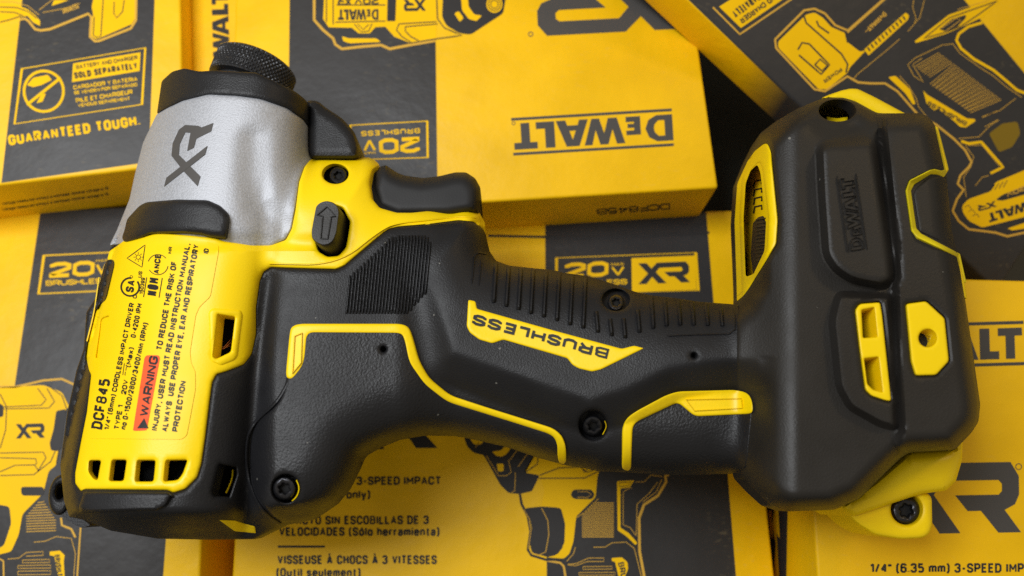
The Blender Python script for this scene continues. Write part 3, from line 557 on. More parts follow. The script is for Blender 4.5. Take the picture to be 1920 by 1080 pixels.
fill(k, Q2([(720,555),(760,525),(960,450),(960,505),(760,560)]), LEAN, o + .04, 4); wordmark(k, Q2([(1010,530)])[0], Q2([(665,640)])[0], 17, LEAN, o + .04, False); xrmark(k, Q2([(720,560)])[0], Q2([(610,590)])[0], 11, LEAN, o + .04)
text(tn, '20V', Q2([(890,470)])[0], Q2([(780,515)])[0], 8, LEAN, o + .08, .05)
for i in range(4): stroke(k, Q2([(690 + i * 25, 500 - i * 6), (715 + i * 25, 465 - i * 9)]), 1.4, LEAN, o + .05)
for i in range(3): stroke(k, Q2([(535 + i * 24, 600 + i * 25), (560 + i * 24, 585 + i * 27), (575 + i * 24, 610 + i * 24)]), 1.2, LEAN, o + .05)
stroke(tn, Q([(-60, 35), (70, 165), (330, -12)]), 3.2, LEAN, o); fill(g, Q([(-30, 32), (75, 135), (290, -12), (180, -100)]), LEAN, o)
text(k, 'BATTERY AND CHARGER', Q([(375,-130)])[0], Q([(66,92)])[0], 10, LEAN, o + .05, .03); text(k, 'SOLD SEPARATELY', Q([(250,-115)])[0], Q([(28,58)])[0], 14, LEAN, o + .05, .05)
g.build('illustration', M['boxgold'], t); k.build('illustration_lines', M['boxink'], t); tn.build('illustration_outline', M['boxtan'], t); ol.build('grip_texture_print', M['olive'], t)

# ------------------------------------------------------------------ the impact driver
SIL = [(294,212),(303,152),(323,134),(346,128),(373,134),(401,134),(480,140),(549,171),(576,190),(589,297),(596,294),(691,295),(712,309),(740,360),(842,392),(877,388),(899,399),(911,439),(918,471),(930,489),(955,498),(1001,503),(1036,506),(1060,512),(1099,517),(1124,524),(1152,533),(1191,547),(1222,554),(1268,559),(1314,566),(1370,570),(1391,558),(1384,405),(1389,332),(1405,291),(1425,250),(1454,228),(1494,204),(1535,187),(1551,183),(1580,182),(1604,189),(1645,212),(1727,212),(1743,220),(1755,238),(1774,320),(1784,430),(1796,479),(1811,570),(1838,758),(1835,790),(1822,811),(1790,844),(1704,849),(1688,860),(1639,908),(1612,935),(1564,956),(1478,959),(1446,948),(1414,919),(1392,895),(1379,887),(1323,889),(1249,889),(1175,884),(1127,883),(1097,876),(1062,871),(1008,856),(953,837),(901,823),(853,815),(795,814),(747,822),(709,837),(680,854),(670,878),(651,916),(627,945),(584,974),(531,985),(478,1011),(390,1012),(296,1010),(207,995),(163,976),(130,969),(120,939),(113,873),(115,854),(126,773),(137,724),(143,695),(157,654),(162,585),(179,559),(195,500),(205,459),(220,430),(243,373),(253,327),(268,268)]
SILR = rounded(SIL, 10)
FOOT = [(1392,895),(1379,800),(1379,600),(1391,558),(1384,405),(1389,332),(1405,291),(1425,250),(1454,228),(1494,204),(1535,187),(1551,183),(1580,182),(1604,189),(1645,212),(1727,212),(1743,220),(1755,238),(1774,320),(1784,430),(1796,479),(1811,570),(1838,758),(1835,790),(1822,811),(1790,844),(1704,849),(1688,860),(1639,908),(1612,935),(1564,956),(1478,959),(1446,948),(1414,919)]
BLOCK = [(1533,277),(1551,266),(1629,261),(1641,271),(1653,348),(1676,511),(1674,527),(1653,540),(1596,529),(1564,508),(1545,479),(1537,364)]
BAND = [(1637,214),(1645,212),(1727,212),(1743,220),(1760,240),(1774,320),(1784,430),(1796,479),(1811,570),(1838,758),(1835,790),(1822,811),(1790,844),(1704,849),(1677,846),(1685,801),(1677,661),(1674,570),(1671,500),(1657,316),(1647,226)]
BLOCKR = rounded(BLOCK, 14)
LATCH = [(1751,318),(1790,330),(1800,478),(1721,442),(1710,430),(1700,356),(1706,340)]
SHELL = [(1569,548),(1672,552),(1678,661),(1684,806),(1652,800),(1591,766),(1569,726),(1556,600)]
SHELLR = rounded(SHELL, 14)
PAD = [(560,613),(752,615),(765,632),(776,676),(797,712),(840,748),(920,774),(1034,812),(1052,830),(1060,872),(953,837),(853,815),(795,814),(747,822),(709,837),(680,854),(651,916),(627,945),(584,974),(531,982),(507,964),(478,926),(468,873),(470,820),(483,789),(523,757),(538,709),(548,625)]
PAD = rounded(PAD, 22)
PAD2 = [(1167,884),(1170,802),(1180,788),(1196,775),(1262,742),(1375,735),(1405,742),(1410,776),(1400,880),(1323,889)]
RIDGE = [(640,300),(760,470),(812,545),(850,660),(960,700),(1108,752),(1180,728),(1258,690),(1330,676),(1420,672)]     # crease of the handle
def line_side(pts, line):
    """signed distance to an open polyline, positive below it in the photo"""
    d = seg_dist(pts, line, False); l = np.array(line, float); y = np.interp(pts[:, 0], l[:, 0], l[:, 1]); return np.where(pts[:, 1] > y, d, -d)
def smax(a, b, k): h = np.clip(.5 + .5 * (a - b) / k, 0, 1); return b * (1 - h) + a * h + k * h * (1 - h)
def zmid(px, py): return 46. + 5. * sst(900, 1500, px)
def axis_x(py): return 420 + (280 - py) * .207
def body(px, py):
    q = np.stack([px, py], 1); ds = np.maximum(sdist(q, SILR), 0)
    s = (px - axis_x(py)) / (158 + (py - 280) / 570 * 24)
    head = 21.5 * np.clip(1 - np.abs(np.clip(s, -1, 1)) ** 2.3, 0, 1) ** (1 / 2.3)
    rear = np.clip((1012 - py + (px - 300) * .0) / 60, 0, 1); head = head * rim(np.where(py < 600, 999, ds + 3), 28, 2)
    T = 15.5 + 1.5 * sst(760, 560, px); hb = T * rim(ds, 118, 2.4)
    neck = sst(1366, 1500, px)
    hf = (15.5 + 8 * neck) * rim(ds, 62 - 22 * neck, 2.6)
    wf = sst(1330, 1400, px); hand = hb * (1 - wf) + hf * wf
    hand = hand * sst(400, 520, px)
    h = smax(head, hand, 5.)
    return h * np.where(px < 620, 1 - .85 * sst(952, 1022, py + np.maximum(px - 430, 0) * .12), 1)
def feats(px, py):
    q = np.stack([px, py], 1); h = np.zeros(len(px)); m = px > 1300
    if m.any():
        f = q[m]; g = 3.6 * sst(-7, 14, sdist(f, BLOCKR)) + 2.6 * sst(-3, 15, sdist(f, BAND)) + 2.4 * sst(-4, 12, sdist(f, SHELLR))
        g -= 1.5 * np.exp(-(seg_dist(f, [(1650, 250), (1662, 330), (1677, 450), (1680, 520)], False) / 8) ** 2)
        g -= 2.0 * np.exp(-(np.hypot((f[:, 0] - 1570), (f[:, 1] - 207)) / 52) ** 4)
        g -= 2.2 * sst(-4, 8, sdist(f, LATCH))
        g -= 2.6 * np.exp(-((f[:, 0] - 1612) / 40) ** 2 - ((f[:, 1] - 236) / 26) ** 2)
        g -= 9. * sst(1447, 1392, f[:, 0]) * sst(565, 520, f[:, 1]); h[m] += g
    m = (px > 700) & (px < 1460) & (py > 420)
    if m.any():
        f = q[m]; s = line_side(f, RIDGE); w = sst(740, 860, f[:, 0]) * sst(1460, 1380, f[:, 0])
        h[m] += w * (1.2 - .10 * np.minimum(.5 * (s + np.sqrt(s * s + 60)), 62) - .008 * np.clip(-s, 0, 60))
    m = (px > 400) & (px < 760) & (py > 420) & (py < 760)
    if m.any():
        f = q[m]; h[m] -= 1.5 * np.exp(-((f[:, 0] - 500 - (560 - f[:, 1]) * .12) / 18) ** 2) * sst(480, 530, f[:, 1]) * sst(720, 620, f[:, 1])
    m = (px < 640) & (py < 470)
    if m.any():   # dents of the cast gear case
        f = q[m]; sg = np.stack([f[:, 0], f[:, 1]], 1)
        d1 = seg_dist(sg, [(475, 262), (472, 330), (482, 385), (530, 425)], False); h[m] -= 1.1 * np.exp(-(d1 / 26) ** 2)
        d2 = seg_dist(sg, [(560, 300), (530, 340), (528, 400)], False); h[m] += .2 * np.exp(-(d2 / 28) ** 2)
        h[m] -= 1.0 * np.exp(-((f[:, 1] - 452 + (f[:, 0] - 300) * -.02) / 16) ** 2)
    return h
def TS(px, py, off=0.):
    px = np.asarray(px, float); py = np.asarray(py, float)
    return unp(px, py, zmid(px, py) + body(px, py) + feats(px, py) + off)
def low(dz, slope=0.):                                       # a surface of constant height above the mid plane
    return lambda px, py, off=0.: unp(px, py, zmid(np.asarray(px, float), np.asarray(py, float)) + dz + off)

DR = thing('impact_driver', 'yellow and black cordless impact driver with silver nose lying on its side across the cartons', 'power tool', P((900, 700), 24.))
# --- outlines
YELLOW = [(234,450),(217,463),(205,471),(201,487),(213,500),(212,506),(201,556),(189,572),(179,585),(167,632),(162,670),(167,695),(171,702),(170,712),(163,773),(152,828),(141,887),(141,906),(152,921),(159,917),(315,919),(326,924),(348,917),(370,895),(378,869),(385,821),(393,754),(398,717),(406,702),(426,696),(456,684),(463,676),(472,663),(480,626),(480,577),(487,527),(494,510),(508,501),(561,503),(631,505),(645,499),(719,436),(730,429),(747,425),(807,420),(860,413),(888,416),(906,429),(911,439),(909,418),(899,399),(877,388),(842,392),(772,399),(744,399),(712,390),(698,373),(693,344),(698,318),(712,309),(701,299),(691,295),(596,294),(582,299),(571,313),(561,341),(554,394),(547,429),(536,450),(508,460),(473,460),(420,452),(405,446),(300,436),(262,444)]
VENTS = [[(167,863),(190,863),(183,901),(175,897),(166,884)], [(210,862),(238,862),(232,902),(205,902)], [(258,863),(292,863),(288,903),(254,903)], [(312,863),(352,862),(343,888),(334,900),(308,903)]]
WIN = [(408,589),(441,594),(433,660),(406,673),(400,669)]
LEFTW = [(189,597),(205,591),(200,655),(194,664),(179,673)]
SELH = [(628,384),(644,390),(652,408),(657,415),(649,464),(635,480),(614,482),(596,471),(590,440),(600,400)]
SCREWA = ellipse(629, 326, 25, 19, 28)
GRIP = [(494,510),(508,501),(561,503),(631,505),(645,499),(719,436),(730,429),(747,425),(807,420),(860,413),(888,416),(906,429),(911,439),(918,471),(930,489),(955,498),(1001,503),(1036,506),(1060,512),(1099,517),(1124,524),(1152,533),(1191,547),(1222,554),(1268,559),(1314,566),(1370,570),(1384,572),(1396,640),(1402,740),(1404,820),(1396,884),(1379,887),(1323,889),(1249,889),(1175,884),(1127,883),(1097,876),(1062,871),(1008,856),(953,837),(901,823),(853,815),(795,814),(747,822),(709,837),(680,854),(670,878),(651,916),(627,945),(584,974),(531,985),(478,1011),(390,1012),(296,1010),(207,995),(163,976),(130,969),(120,939),(113,873),(115,854),(126,773),(137,724),(143,695),(157,654),(162,585),(179,559),(195,500),(201,487),(213,500),(212,506),(201,556),(189,572),(179,585),(167,632),(162,670),(167,695),(171,702),(170,712),(163,773),(152,828),(141,887),(141,906),(152,921),(159,917),(315,919),(326,924),(348,917),(370,895),(378,869),(385,821),(393,754),(398,717),(406,702),(426,696),(456,684),(463,676),(472,663),(480,626),(480,577),(487,527)]
S1 = ellipse(1155, 562, 26, 21, 28); S2 = ellipse(1112, 797, 27, 28, 28); S3 = ellipse(536, 916, 27, 27, 28)
BVENT = [(412,871),(443,876),(444,890),(430,932),(402,930),(399,922)]
FOOTW = [(1424,302),(1430,318),(1441,410),(1438,466),(1416,512),(1398,520),(1394,410),(1398,345),(1408,318)]
FRAMEW = [(1433,269),(1440,270),(1446,285),(1459,413),(1456,458),(1405,540),(1391,558),(1386,405),(1391,332),(1413,285)]
SLOT1 = [(1615,581),(1639,576),(1645,632),(1618,634)]; SLOT2 = [(1620,672),(1647,669),(1655,736),(1637,731),(1626,720)]
SLOTF = [(1604,581),(1612,570),(1650,567),(1654,591),(1671,752),(1661,751),(1634,742),(1623,731),(1612,650)]
LHOLE = ellipse(1570, 207, 35, 21, 32)

# --- core: the yellow clamshell under everything, closed and mirrored below
RECESS = [(VENTS[0], 8), (VENTS[1], 8), (VENTS[2], 8), (VENTS[3], 8), (WIN, 11), (SELH, 6), (SCREWA, 3.2), (S1, 3.4), (S2, 3.4), (S3, 3.2), (BVENT, 6), (FOOTW, 9), (LEFTW, 5), (SLOT1, 8), (SLOT2, 8), (LHOLE, 26), (FRAMEW, 3)]
def core(px, py, off=0.):
    px = np.asarray(px, float); py = np.asarray(py, float); h = body(px, py) + feats(px, py) - 2.4; q = np.stack([px, py], 1)
    for r, dp in RECESS: h = h - dp * sst(-9, 1, sdist(q, r)) if dp else h
    return unp(px, py, zmid(px, py) + np.maximum(h, -20) + off)
def under(px, py):
    m = zmid(px, py); return m - np.clip(body(px, py) * .95 - .5, .5, 99) * np.where(px > 1330, .98, .9) - 1
CORE = [(x + (400 if x < 480 else 1000 if x < 1300 else 1600) * 0, y) for x, y in SIL]
cx = MB(); ins_poly = np.array(resample(rounded(SIL, 10), 8)); 
if area2(ins_poly) < 0: ins_poly = ins_poly[::-1]
tg = np.roll(ins_poly, -1, 0) - np.roll(ins_poly, 1, 0); tg /= np.linalg.norm(tg, axis=1)[:, None]
ins_poly = ins_poly + np.stack([-tg[:, 1], tg[:, 0]], 1) * 3.5
patch(cx, [tuple(p) for p in ins_poly], core, 0, rnd=0, step=6.5, bs=7, bottom=under)
cx.build('lower_housing', M['rubber'], DR); cx = MB()
# lower foot shell peeking out behind and below the black cover
patch(cx, [(1540,184),(1556,177),(1580,169),(1596,166),(1609,167),(1640,182),(1692,210),(1740,232),(1650,222),(1604,194),(1572,186)], low(3.5), 0, rnd=4, step=7, bev=1.2, bevpx=7, skirt=16)
cx.build('lower_foot_shell', M['yellow'], DR); cx = MB()
patch(cx, [(1640,900),(1704,845),(1790,840),(1805,822),(1804,862),(1792,903),(1774,920),(1727,926),(1600,968),(1572,950)], low(3.), 0, rnd=5, step=6, bev=2.5, bevpx=22, skirt=18)
cx.build('lower_foot_shell', M['yellow'], DR); cx = MB()
patch(cx, [(1575,952),(1618,925),(1727,918),(1747,930),(1748,985),(1742,1002),(1729,1009),(1690,1011),(1640,1003),(1608,984)], low(-1.), 0, rnd=10, step=6, bev=1.2, bevpx=9, skirt=12, holes=[ellipse(1699, 955, 29, 29)], hskirt=4)
cx.build('lower_foot_shell', M['yellow'], DR); cx = MB()
patch(cx, ellipse(1699, 955, 31, 31), low(-4.), 0, rnd=0, step=8, skirt=2)
cx.build('lower_foot_shell', M['yellow'], DR); cx = MB()
patch(cx, [(1752,236),(1758,238),(1778,320),(1768,330),(1762,318)], low(5.), 0, rnd=1, step=6, bev=.5, bevpx=3, skirt=14)
cx.build('lower_foot_shell', M['yellow'], DR); cx = MB()
patch(cx, [(1790,474),(1797,479),(1808,527),(1813,560),(1800,556)], low(5.), 0, rnd=1, step=6, bev=.5, bevpx=3, skirt=14)
cx.build('lower_foot_shell', M['yellow'], DR)
for v_ in VENTS + [WIN, BVENT]:
    dk = MB(); c_ = np.mean(v_, 0); patch(dk, [tuple(c_ + (np.array(p) - c_) * 1.5) for p in v_], TS, -8.2, rnd=2, step=9, skirt=1); dk.build('vent_shade_sheet', M['hole'], DR)  # dark sheet below each vent paints the unlit inside
dk = MB(); patch(dk, ellipse(1570, 200, 40, 24), low(-6.), 0, rnd=0, step=9, skirt=1); dk.build('lanyard_hole_shade', M['hole'], DR)  # dark sheet added for the shade seen through the lanyard hole
dk = MB(); patch(dk, [(1550,219),(1570,222),(1590,219),(1588,226),(1570,229),(1552,226)], low(6.), 0, rnd=2, step=6, skirt=2); dk.build('lanyard_hole_lip', M['yellow'], DR)
cw = MB()
for i in range(5): ridge(cw, [(402, 662 - i * 4), (420, 652 + (i * 7) % 5 - i), (436, 645 - i * 3 + (i % 2) * 5)], 2.6, .5, TS, -6.5 + (i % 3) * .5)
cw.build('copper_winding', M['copper'], DR)

# --- silver gear case and the black nose
m = MB(); GC = [(205,461),(220,430),(243,373),(253,327),(268,268),(294,214),(311,202),(342,187),(389,175),(440,177),(487,183),(537,200),(568,222),(580,241),(580,288),(589,297),(571,313),(561,341),(554,394),(547,429),(536,450),(508,462),(473,464),(420,456),(405,450),(300,440),(262,448)]
patch(m, GC, TS, .3, rnd=5, step=6, bev=.8, bevpx=8, skirt=10); gear = m.build('gear_case', M['silver'], DR)
m = MB(); XA = lambda l: Zm((0, 0), 2.571, l)
patch(m, XA([(952,898),(966,850),(862,746),(866,695),(893,638),(918,640),(902,728),(934,712),(946,668),(1018,632),(1028,592),(972,614),(955,606),(892,602),(862,625),(832,690),(826,750),(885,826)]), TS, .42, rnd=0, step=5, skirt=0)
patch(m, XA([(790,900),(802,856),(1000,702),(988,744)]), TS, .46, rnd=0, step=5, skirt=0)
m.build('logo_print', M['greyink'], DR, gear)
m = MB(); BUMP = [(294,214),(303,152),(323,134),(346,128),(373,134),(401,132),(480,136),(549,169),(560,176),(576,190),(580,240),(568,224),(537,202),(487,185),(440,179),(389,177),(342,189),(311,204)]
patch(m, BUMP, TS, .9, rnd=5, step=5, bev=1.1, bevpx=6, skirt=26); bump_o = m.build('nose_ring', M['rubber'], DR)
m = MB()
patch(m, [(574,188),(596,189),(611,202),(642,222),(666,249),(674,280),(669,298),(586,298),(578,288),(578,241)], low(10.), 0, rnd=9, step=5, bev=2.6, bevpx=16, skirt=26); m.build('lamp_housing', M['rubber'], DR)
# knurled collar and neck: true turned parts on the tool's axis
ax0 = P((axis_x(280), 280), 46); ax1 = P((469, 158), 46); ad = ax1 - ax0; ad /= np.linalg.norm(ad); e1 = np.array([0, 0, 1.]); e2 = np.cross(ad, e1)
def lathe(mb, prof, n=96, knurl=None):
    rows = []
    for i, (a, r) in enumerate(prof):
        an = np.arange(n) * 2 * math.pi / n; rr = np.full(n, r)
        if knurl and knurl[0] <= i <= knurl[1]: rr = r + np.where((np.arange(n) + i) % 2 == 0, knurl[2], -knurl[2])
        rows.append(ax1 + ad * a + (np.cos(an) * rr)[:, None] * e1 + (np.sin(an) * rr)[:, None] * e2)
    k = len(prof); mb.add(np.concatenate(rows), [(r * n + i, r * n + (i + 1) % n, (r + 1) * n + (i + 1) % n, (r + 1) * n + i) for r in range(k - 1) for i in range(n)] + [tuple(range(n))[::-1], tuple((k - 1) * n + i for i in range(n))])
m = MB(); lathe(m, [(-6, 8.8), (-2.4, 8.8), (-2.2, 8.2), (-1.0, 8.2)], 64); m.build('anvil_neck', M['rubber'], DR)
def knurl(a, an):                                             # crossed helical grooves cut into the collar
    u_ = an / (2 * math.pi) * 54; tri = lambda q: np.abs(q - np.floor(q) - .5) * 2
    g_ = np.minimum(np.clip(tri(u_ + a / 1.25) / .55, 0, 1), np.clip(tri(u_ - a / 1.25) / .55, 0, 1)); return -.42 * (1 - g_)
m = MB(); n_ = 432; an = np.arange(n_) * 2 * math.pi / n_; rows = []
for a_, r_, kn in [(-1.2, 8.4, 0), (-.9, 9.75, 0)] + [(-.6 + i * .22, 9.95, 1) for i in range(27)] + [(5.4, 9.7, 0), (5.9, 9.1, 0), (6.0, 8.0, 0)]:
    rr = r_ + (knurl(a_, an) if kn else 0 * an); rows.append(ax1 + ad * a_ + (np.cos(an) * rr)[:, None] * e1 + (np.sin(an) * rr)[:, None] * e2)
k_ = len(rows); m.add(np.concatenate(rows), [(r * n_ + i, r * n_ + (i + 1) % n_, (r + 1) * n_ + (i + 1) % n_, (r + 1) * n_ + i) for r in range(k_ - 1) for i in range(n_)] + [tuple(range(n_))[::-1], tuple((k_ - 1) * n_ + i for i in range(n_))])
m.build('bit_collar', M['knurled'], DR, ang=30)

# --- black cap, yellow housing
m = MB(); patch(m, [(234,455),(228,446),(233,433),(238,411),(261,386),(274,379),(330,374),(389,375),(412,385),(428,400),(430,412),(425,449),(390,444),(378,440),(346,437),(283,438),(264,446)], TS, 2.2, rnd=6, step=5, bev=1.6, bevpx=10, skirt=4); m.build('head_guard', M['rubber'], DR)
m = MB(); patch(m, YELLOW, TS, .7, rnd=4, step=6, bev=.7, bevpx=7, holes=VENTS + [WIN, SELH, SCREWA, LEFTW], skirt=3, hskirt=1.4, hround=5)
yh = m.build('upper_housing', M['yellow'], DR)
m = MB()
patch(m, [(390,585),(398,577),(452,581),(456,590),(446,668),(440,676),(414,686),(396,678)], TS, 1.0, rnd=5, step=5, bev=.5, bevpx=6, holes=[WIN], hskirt=4); m.build('vent_frame', M['yellow'], DR, yh)
for l_, w_, h_ in (([(186,520),(177,584),(163,640)], 3, .3), ([(505,506),(494,520),(488,577),(487,630),(478,668),(462,684)], 2.5, -.25), ([(505,494),(632,497),(716,429),(747,418),(807,412),(868,404),(893,408)], 3.5, .35)):
    m = MB(); ridge(m, rounded_line(l_), w_, h_, TS, .7); m.build('housing_rim', M['yellow'], DR, yh)
m = MB(); patch(m, [(201,487),(212,486),(215,494),(209,518),(198,562),(187,572),(180,581),(184,556)], TS, 1.6, rnd=4, step=5, bev=.8, bevpx=5, skirt=3); m.build('side_pad', M['rubber'], DR)
m = MB(); c_ = np.mean(LEFTW, 0); patch(m, [tuple(c_ + (np.array(p) - c_) * 1.3) for p in LEFTW], TS, -1.0, rnd=2, step=6, skirt=.4); m.build('side_recess', M['yellow'], DR, yh)
# label
m = MB(); LAB = [(231,460),(300,447),(390,453),(410,460),(409,475),(394,556),(374,575),(367,590),(356,660),(358,680),(366,697),(366,730),(350,816),(340,824),(168,822),(164,812),(180,720),(192,640),(206,590),(218,556)]
patch(m, LAB, TS, .85, rnd=5, step=6, bev=0, skirt=.3); lab = m.build('rating_label', M['yellow_label'], DR)
m = MB(); T_ = .95
for s, p0, p1, c, b in (('DCF845', (191,806), (207,712), 17.5, .035), ('1/4" (6mm) CORDLESS IMPACT DRIVER', (204,807), (252,569), 8.2, .018), ('TYPE 1', (223,806), (231,760), 8.4, .018), ('20V      (Max)', (236,740), (251,652), 8.2, .018), ('0-4200 IPM', (254,634), (267,570), 8.4, .018), ('no 0-1500/2800/3400/min (RPM)', (235,806), (278,606), 8.6, .02),
    ('TO REDUCE THE RISK OF', (303,657), (332,491), 9.2, .022), ('INJURY, USER MUST READ INSTRUCTION MANUAL,', (294,808), (357,457), 9.2, .022), ('ALWAYS  USE PROPER EYE, EAR AND RESPIRATORY', (313,810), (373,459), 9.2, .022), ('PROTECTION', (333,810), (349,715), 9.2, .022), ('ID', (390,476), (392,467), 8, .01),
    ('NOM', (294,556), (299,522), 17, .045), ('ANCE', (298,514), (302,477), 9.5, .03), ('MR', (321,476), (323,463), 5.5, .01), ('150399', (268,552), (272,521), 6.2, .01), ('C', (256,560), (257,553), 6.5, .01), ('US', (265,521), (267,509), 6, .01), ('SA', (250,549), (254,526), 13, .05)):
    text(m, s, p0, p1, c * 1.12, TS, T_, b + (.022 if c < 12 else 0))
st = lambda l, w, c=False: stroke(m, l, w, TS, T_, c, 5)
st([(230,703),(233,681)], 1.2); st([(234,704),(235,697)], 1.2); st([(235.5,695),(237,688)], 1.2)
st([(298,558),(304,521)], 1.6); st([(269,557),(275,520)], 1.6)
for a0, a1 in ((.15, 2.6), (3.45, 5.6)): st([(296 + 19 * math.cos(a), 496 + 19 * math.sin(a)) for a in np.linspace(a0, a1, 12)], 1.3)
st([(244 + 17 * math.cos(a), 538 + 17 * math.sin(a)) for a in np.linspace(-1.6 + 3.14 - 2.2, 3.14 + 2.9 - 1.2, 18)], 3.4); st(ellipse(246, 519, 2.6, 2.6, 10), .9, True)
st([(238,484),(272,459),(266,501)], 1.5, True); st(ellipse(259, 482, 4.2, 4.2, 12), 1.2, True)
for a in np.linspace(0, 6.28, 9)[:-1]: st([(259 + 6 * math.cos(a), 482 + 6 * math.sin(a)), (259 + 9 * math.cos(a), 482 + 9 * math.sin(a))], 1.1)
m.build('printed_text', M['ink'], DR, lab)
m = MB(); patch(m, [(249,808),(275,807),(300,670),(297,666),(275,666),(271,670)], TS, .93, rnd=4, step=6, skirt=0); m.build('warning_band', M['red'], DR, lab)
m = MB(); text(m, 'WARNING', (277,782), (297,669), 16, TS, 1.02, .035); patch(m, [(257,803),(278,803),(270,784)], TS, 1.02, rnd=0, step=4, skirt=0); m.build('warning_text', M['ink'], DR, lab)

# --- black over-moulding
m = MB(); patch(m, GRIP, TS, .9, rnd=3, step=6, bev=1.0, bevpx=8, holes=[S1, S2, S3, BVENT, ellipse(719, 655, 5, 5, 12), ellipse(1301, 667, 5, 5, 12)], skirt=4, hskirt=3.2, hround=0)
grip = m.build('grip_overmold', M['rubber'], DR)
m = MB(); patch(m, PAD, TS, 1.9, rnd=6, step=5, bev=1.0, bevpx=7, skirt=3, holes=[S3, ellipse(719, 655, 5, 5, 12)], hskirt=3, hround=0); m.build('grip_pad', M['leather'], DR)
m = MB(); patch(m, PAD2, TS, 1.5, rnd=6, step=6, bev=.7, bevpx=6, skirt=3); m.build('grip_pad', M['leather'], DR)
m = MB(); pts = [(645,527),(652,519),(730,446),(744,441),(800,441),(807,450),(797,552),(765,589),(645,591),(642,577)]
for i in range(27):
    x = 648 + i * 6; a_ = [(x + 16 - (y - 440) * .1, y) for y in np.arange(438, 596, 3.)]; k_ = inside(a_, pts); a_ = [p for p, kk in zip(a_, k_) if kk]
    if len(a_) > 2: ridge(m, [a_[0], a_[-1]], 4.6, .55, TS, .95)
m.build('thumb_ridges', M['rubber'], DR, grip)
m = MB(); HZ = lambda l: Zm((860, 380), 2.843, l)
for i, (x, y0, y1) in enumerate([(190,325,530),(257,345,552),(322,355,570),(388,358,590),(457,366,608),(527,376,628),(597,384,650),(667,398,668),(738,578,690),(812,618,708),(884,616,720),(960,570,690),(1034,500,668),(1105,510,655),(1178,520,650),(1250,530,650),(1325,542,652),(1402,552,655)]):
    ridge(m, HZ([(x + (10 if x < 700 else -6), y0), (x - 4 if x < 700 else x + 4, y1)]), 9, 1.05, TS, .95, step=5)
ridge(m, HZ([(1462,560),(1474,600),(1474,675),(1440,700),(1280,702),(1110,710)]), 3, .3, TS, .9); ridge(m, HZ([(70,430),(85,290),(105,265),(150,275)]), 3, .35, TS, .9); ridge(m, HZ([(108,440),(122,310)]), 2.4, .3, TS, .9)
m.build('grip_ribs', M['rubber'], DR, grip)
m = MB(); ridge(m, rounded_line([(541,716),(519,756),(478,789),(464,820),(462,873),(471,928),(500,968),(526,984)]), 8, .9, TS, .9)
ridge(m, [(156,925),(316,926),(326,932)], 5, .8, TS, .9); ridge(m, [(150,958),(293,955),(310,945),(322,928)], 4, .6, TS, .9)
patch(m, [(157,922),(316,923),(322,929),(311,948),(293,957),(150,962),(148,950)], TS, 2.1, rnd=4, step=5, bev=1, bevpx=6)
m.build('rear_rim', M['rubber'], DR, grip)
m = MB(); patch(m, [(411,975),(440,976),(478,987),(480,1000),(440,996)], TS, 1.3, rnd=2, step=5, bev=.4, bevpx=4); m.build('rear_cap', M['yellow'], DR)
# left rear screw lug
m = MB(); patch(m, ellipse(112, 928, 21, 38, 28, .12), low(-3.), 0, rnd=0, step=5, bev=1.5, bevpx=7, skirt=10, holes=[ellipse(113, 922, 8, 14, 20, .12)], hskirt=5, hround=0); patch(m, [(118,945),(130,955),(170,985),(150,990),(115,968)], low(-4.), 0, rnd=4, step=6, skirt=8); m.build('screw_lug', M['rubber'], DR)
m = MB(); patch(m, [(106,908),(122,906),(122,936),(106,938)], low(-7.), 0, rnd=2, step=6, skirt=2); m.build('lug_socket', M['hole'], DR)
# yellow inlays
m = MB(); patch(m, [(538,709),(536,700),(543,627),(546,613),(560,607),(752,607),(767,613),(774,632),(786,676),(805,709),(844,741),(877,752),(920,766),(1038,803),(1054,817),(1061,836),(1062,871),(1045,866),(1044,828),(1034,815),(971,795),(839,754),(796,721),(767,680),(757,632),(750,625),(576,624),(572,671),(567,688),(548,712)], TS, 2.1, rnd=13, step=5, bev=.5, bevpx=4, skirt=2)
inl = m.build('yellow_inlay', M['yellow'], DR)
m = MB(); ridge(m, [(552,630),(566,624),(564,680),(548,700)], 2.4, .35, TS, 2.15, closed=True); m.build('inlay_relief', M['yellow'], DR, inl)
m = MB(); patch(m, [(1167,881),(1167,802),(1175,784),(1193,771),(1249,741),(1271,734),(1378,731),(1401,736),(1410,750),(1412,769),(1408,776),(1303,781),(1271,754),(1193,791),(1186,802),(1183,883)], TS, 2.1, rnd=10, step=5, bev=.5, bevpx=4, skirt=2)
inl = m.build('yellow_inlay', M['yellow'], DR)
m = MB(); ridge(m, [(1286,749),(1390,747),(1392,765),(1302,770)], 2.4, .4, TS, 2.15, closed=True); m.build('inlay_relief', M['yellow'], DR, inl)
m = MB(); patch(m, [(878,562),(892,565),(894,579),(1036,619),(1166,654),(1189,648),(1208,653),(1127,693),(1110,697),(1085,691),(1073,684),(1064,672),(944,637),(923,644),(899,637),(881,624),(875,612)], TS, 1.3, rnd=4, step=6, bev=.4, bevpx=4, skirt=2); bd = m.build('grip_badge', M['yellow'], DR)
m = MB(); text(m, 'BRUSHLESS', (1143, 654), (889, 588), 19, TS, 1.5, .06, 0, True); m.build('badge_lettering', M['ink'], DR, bd)

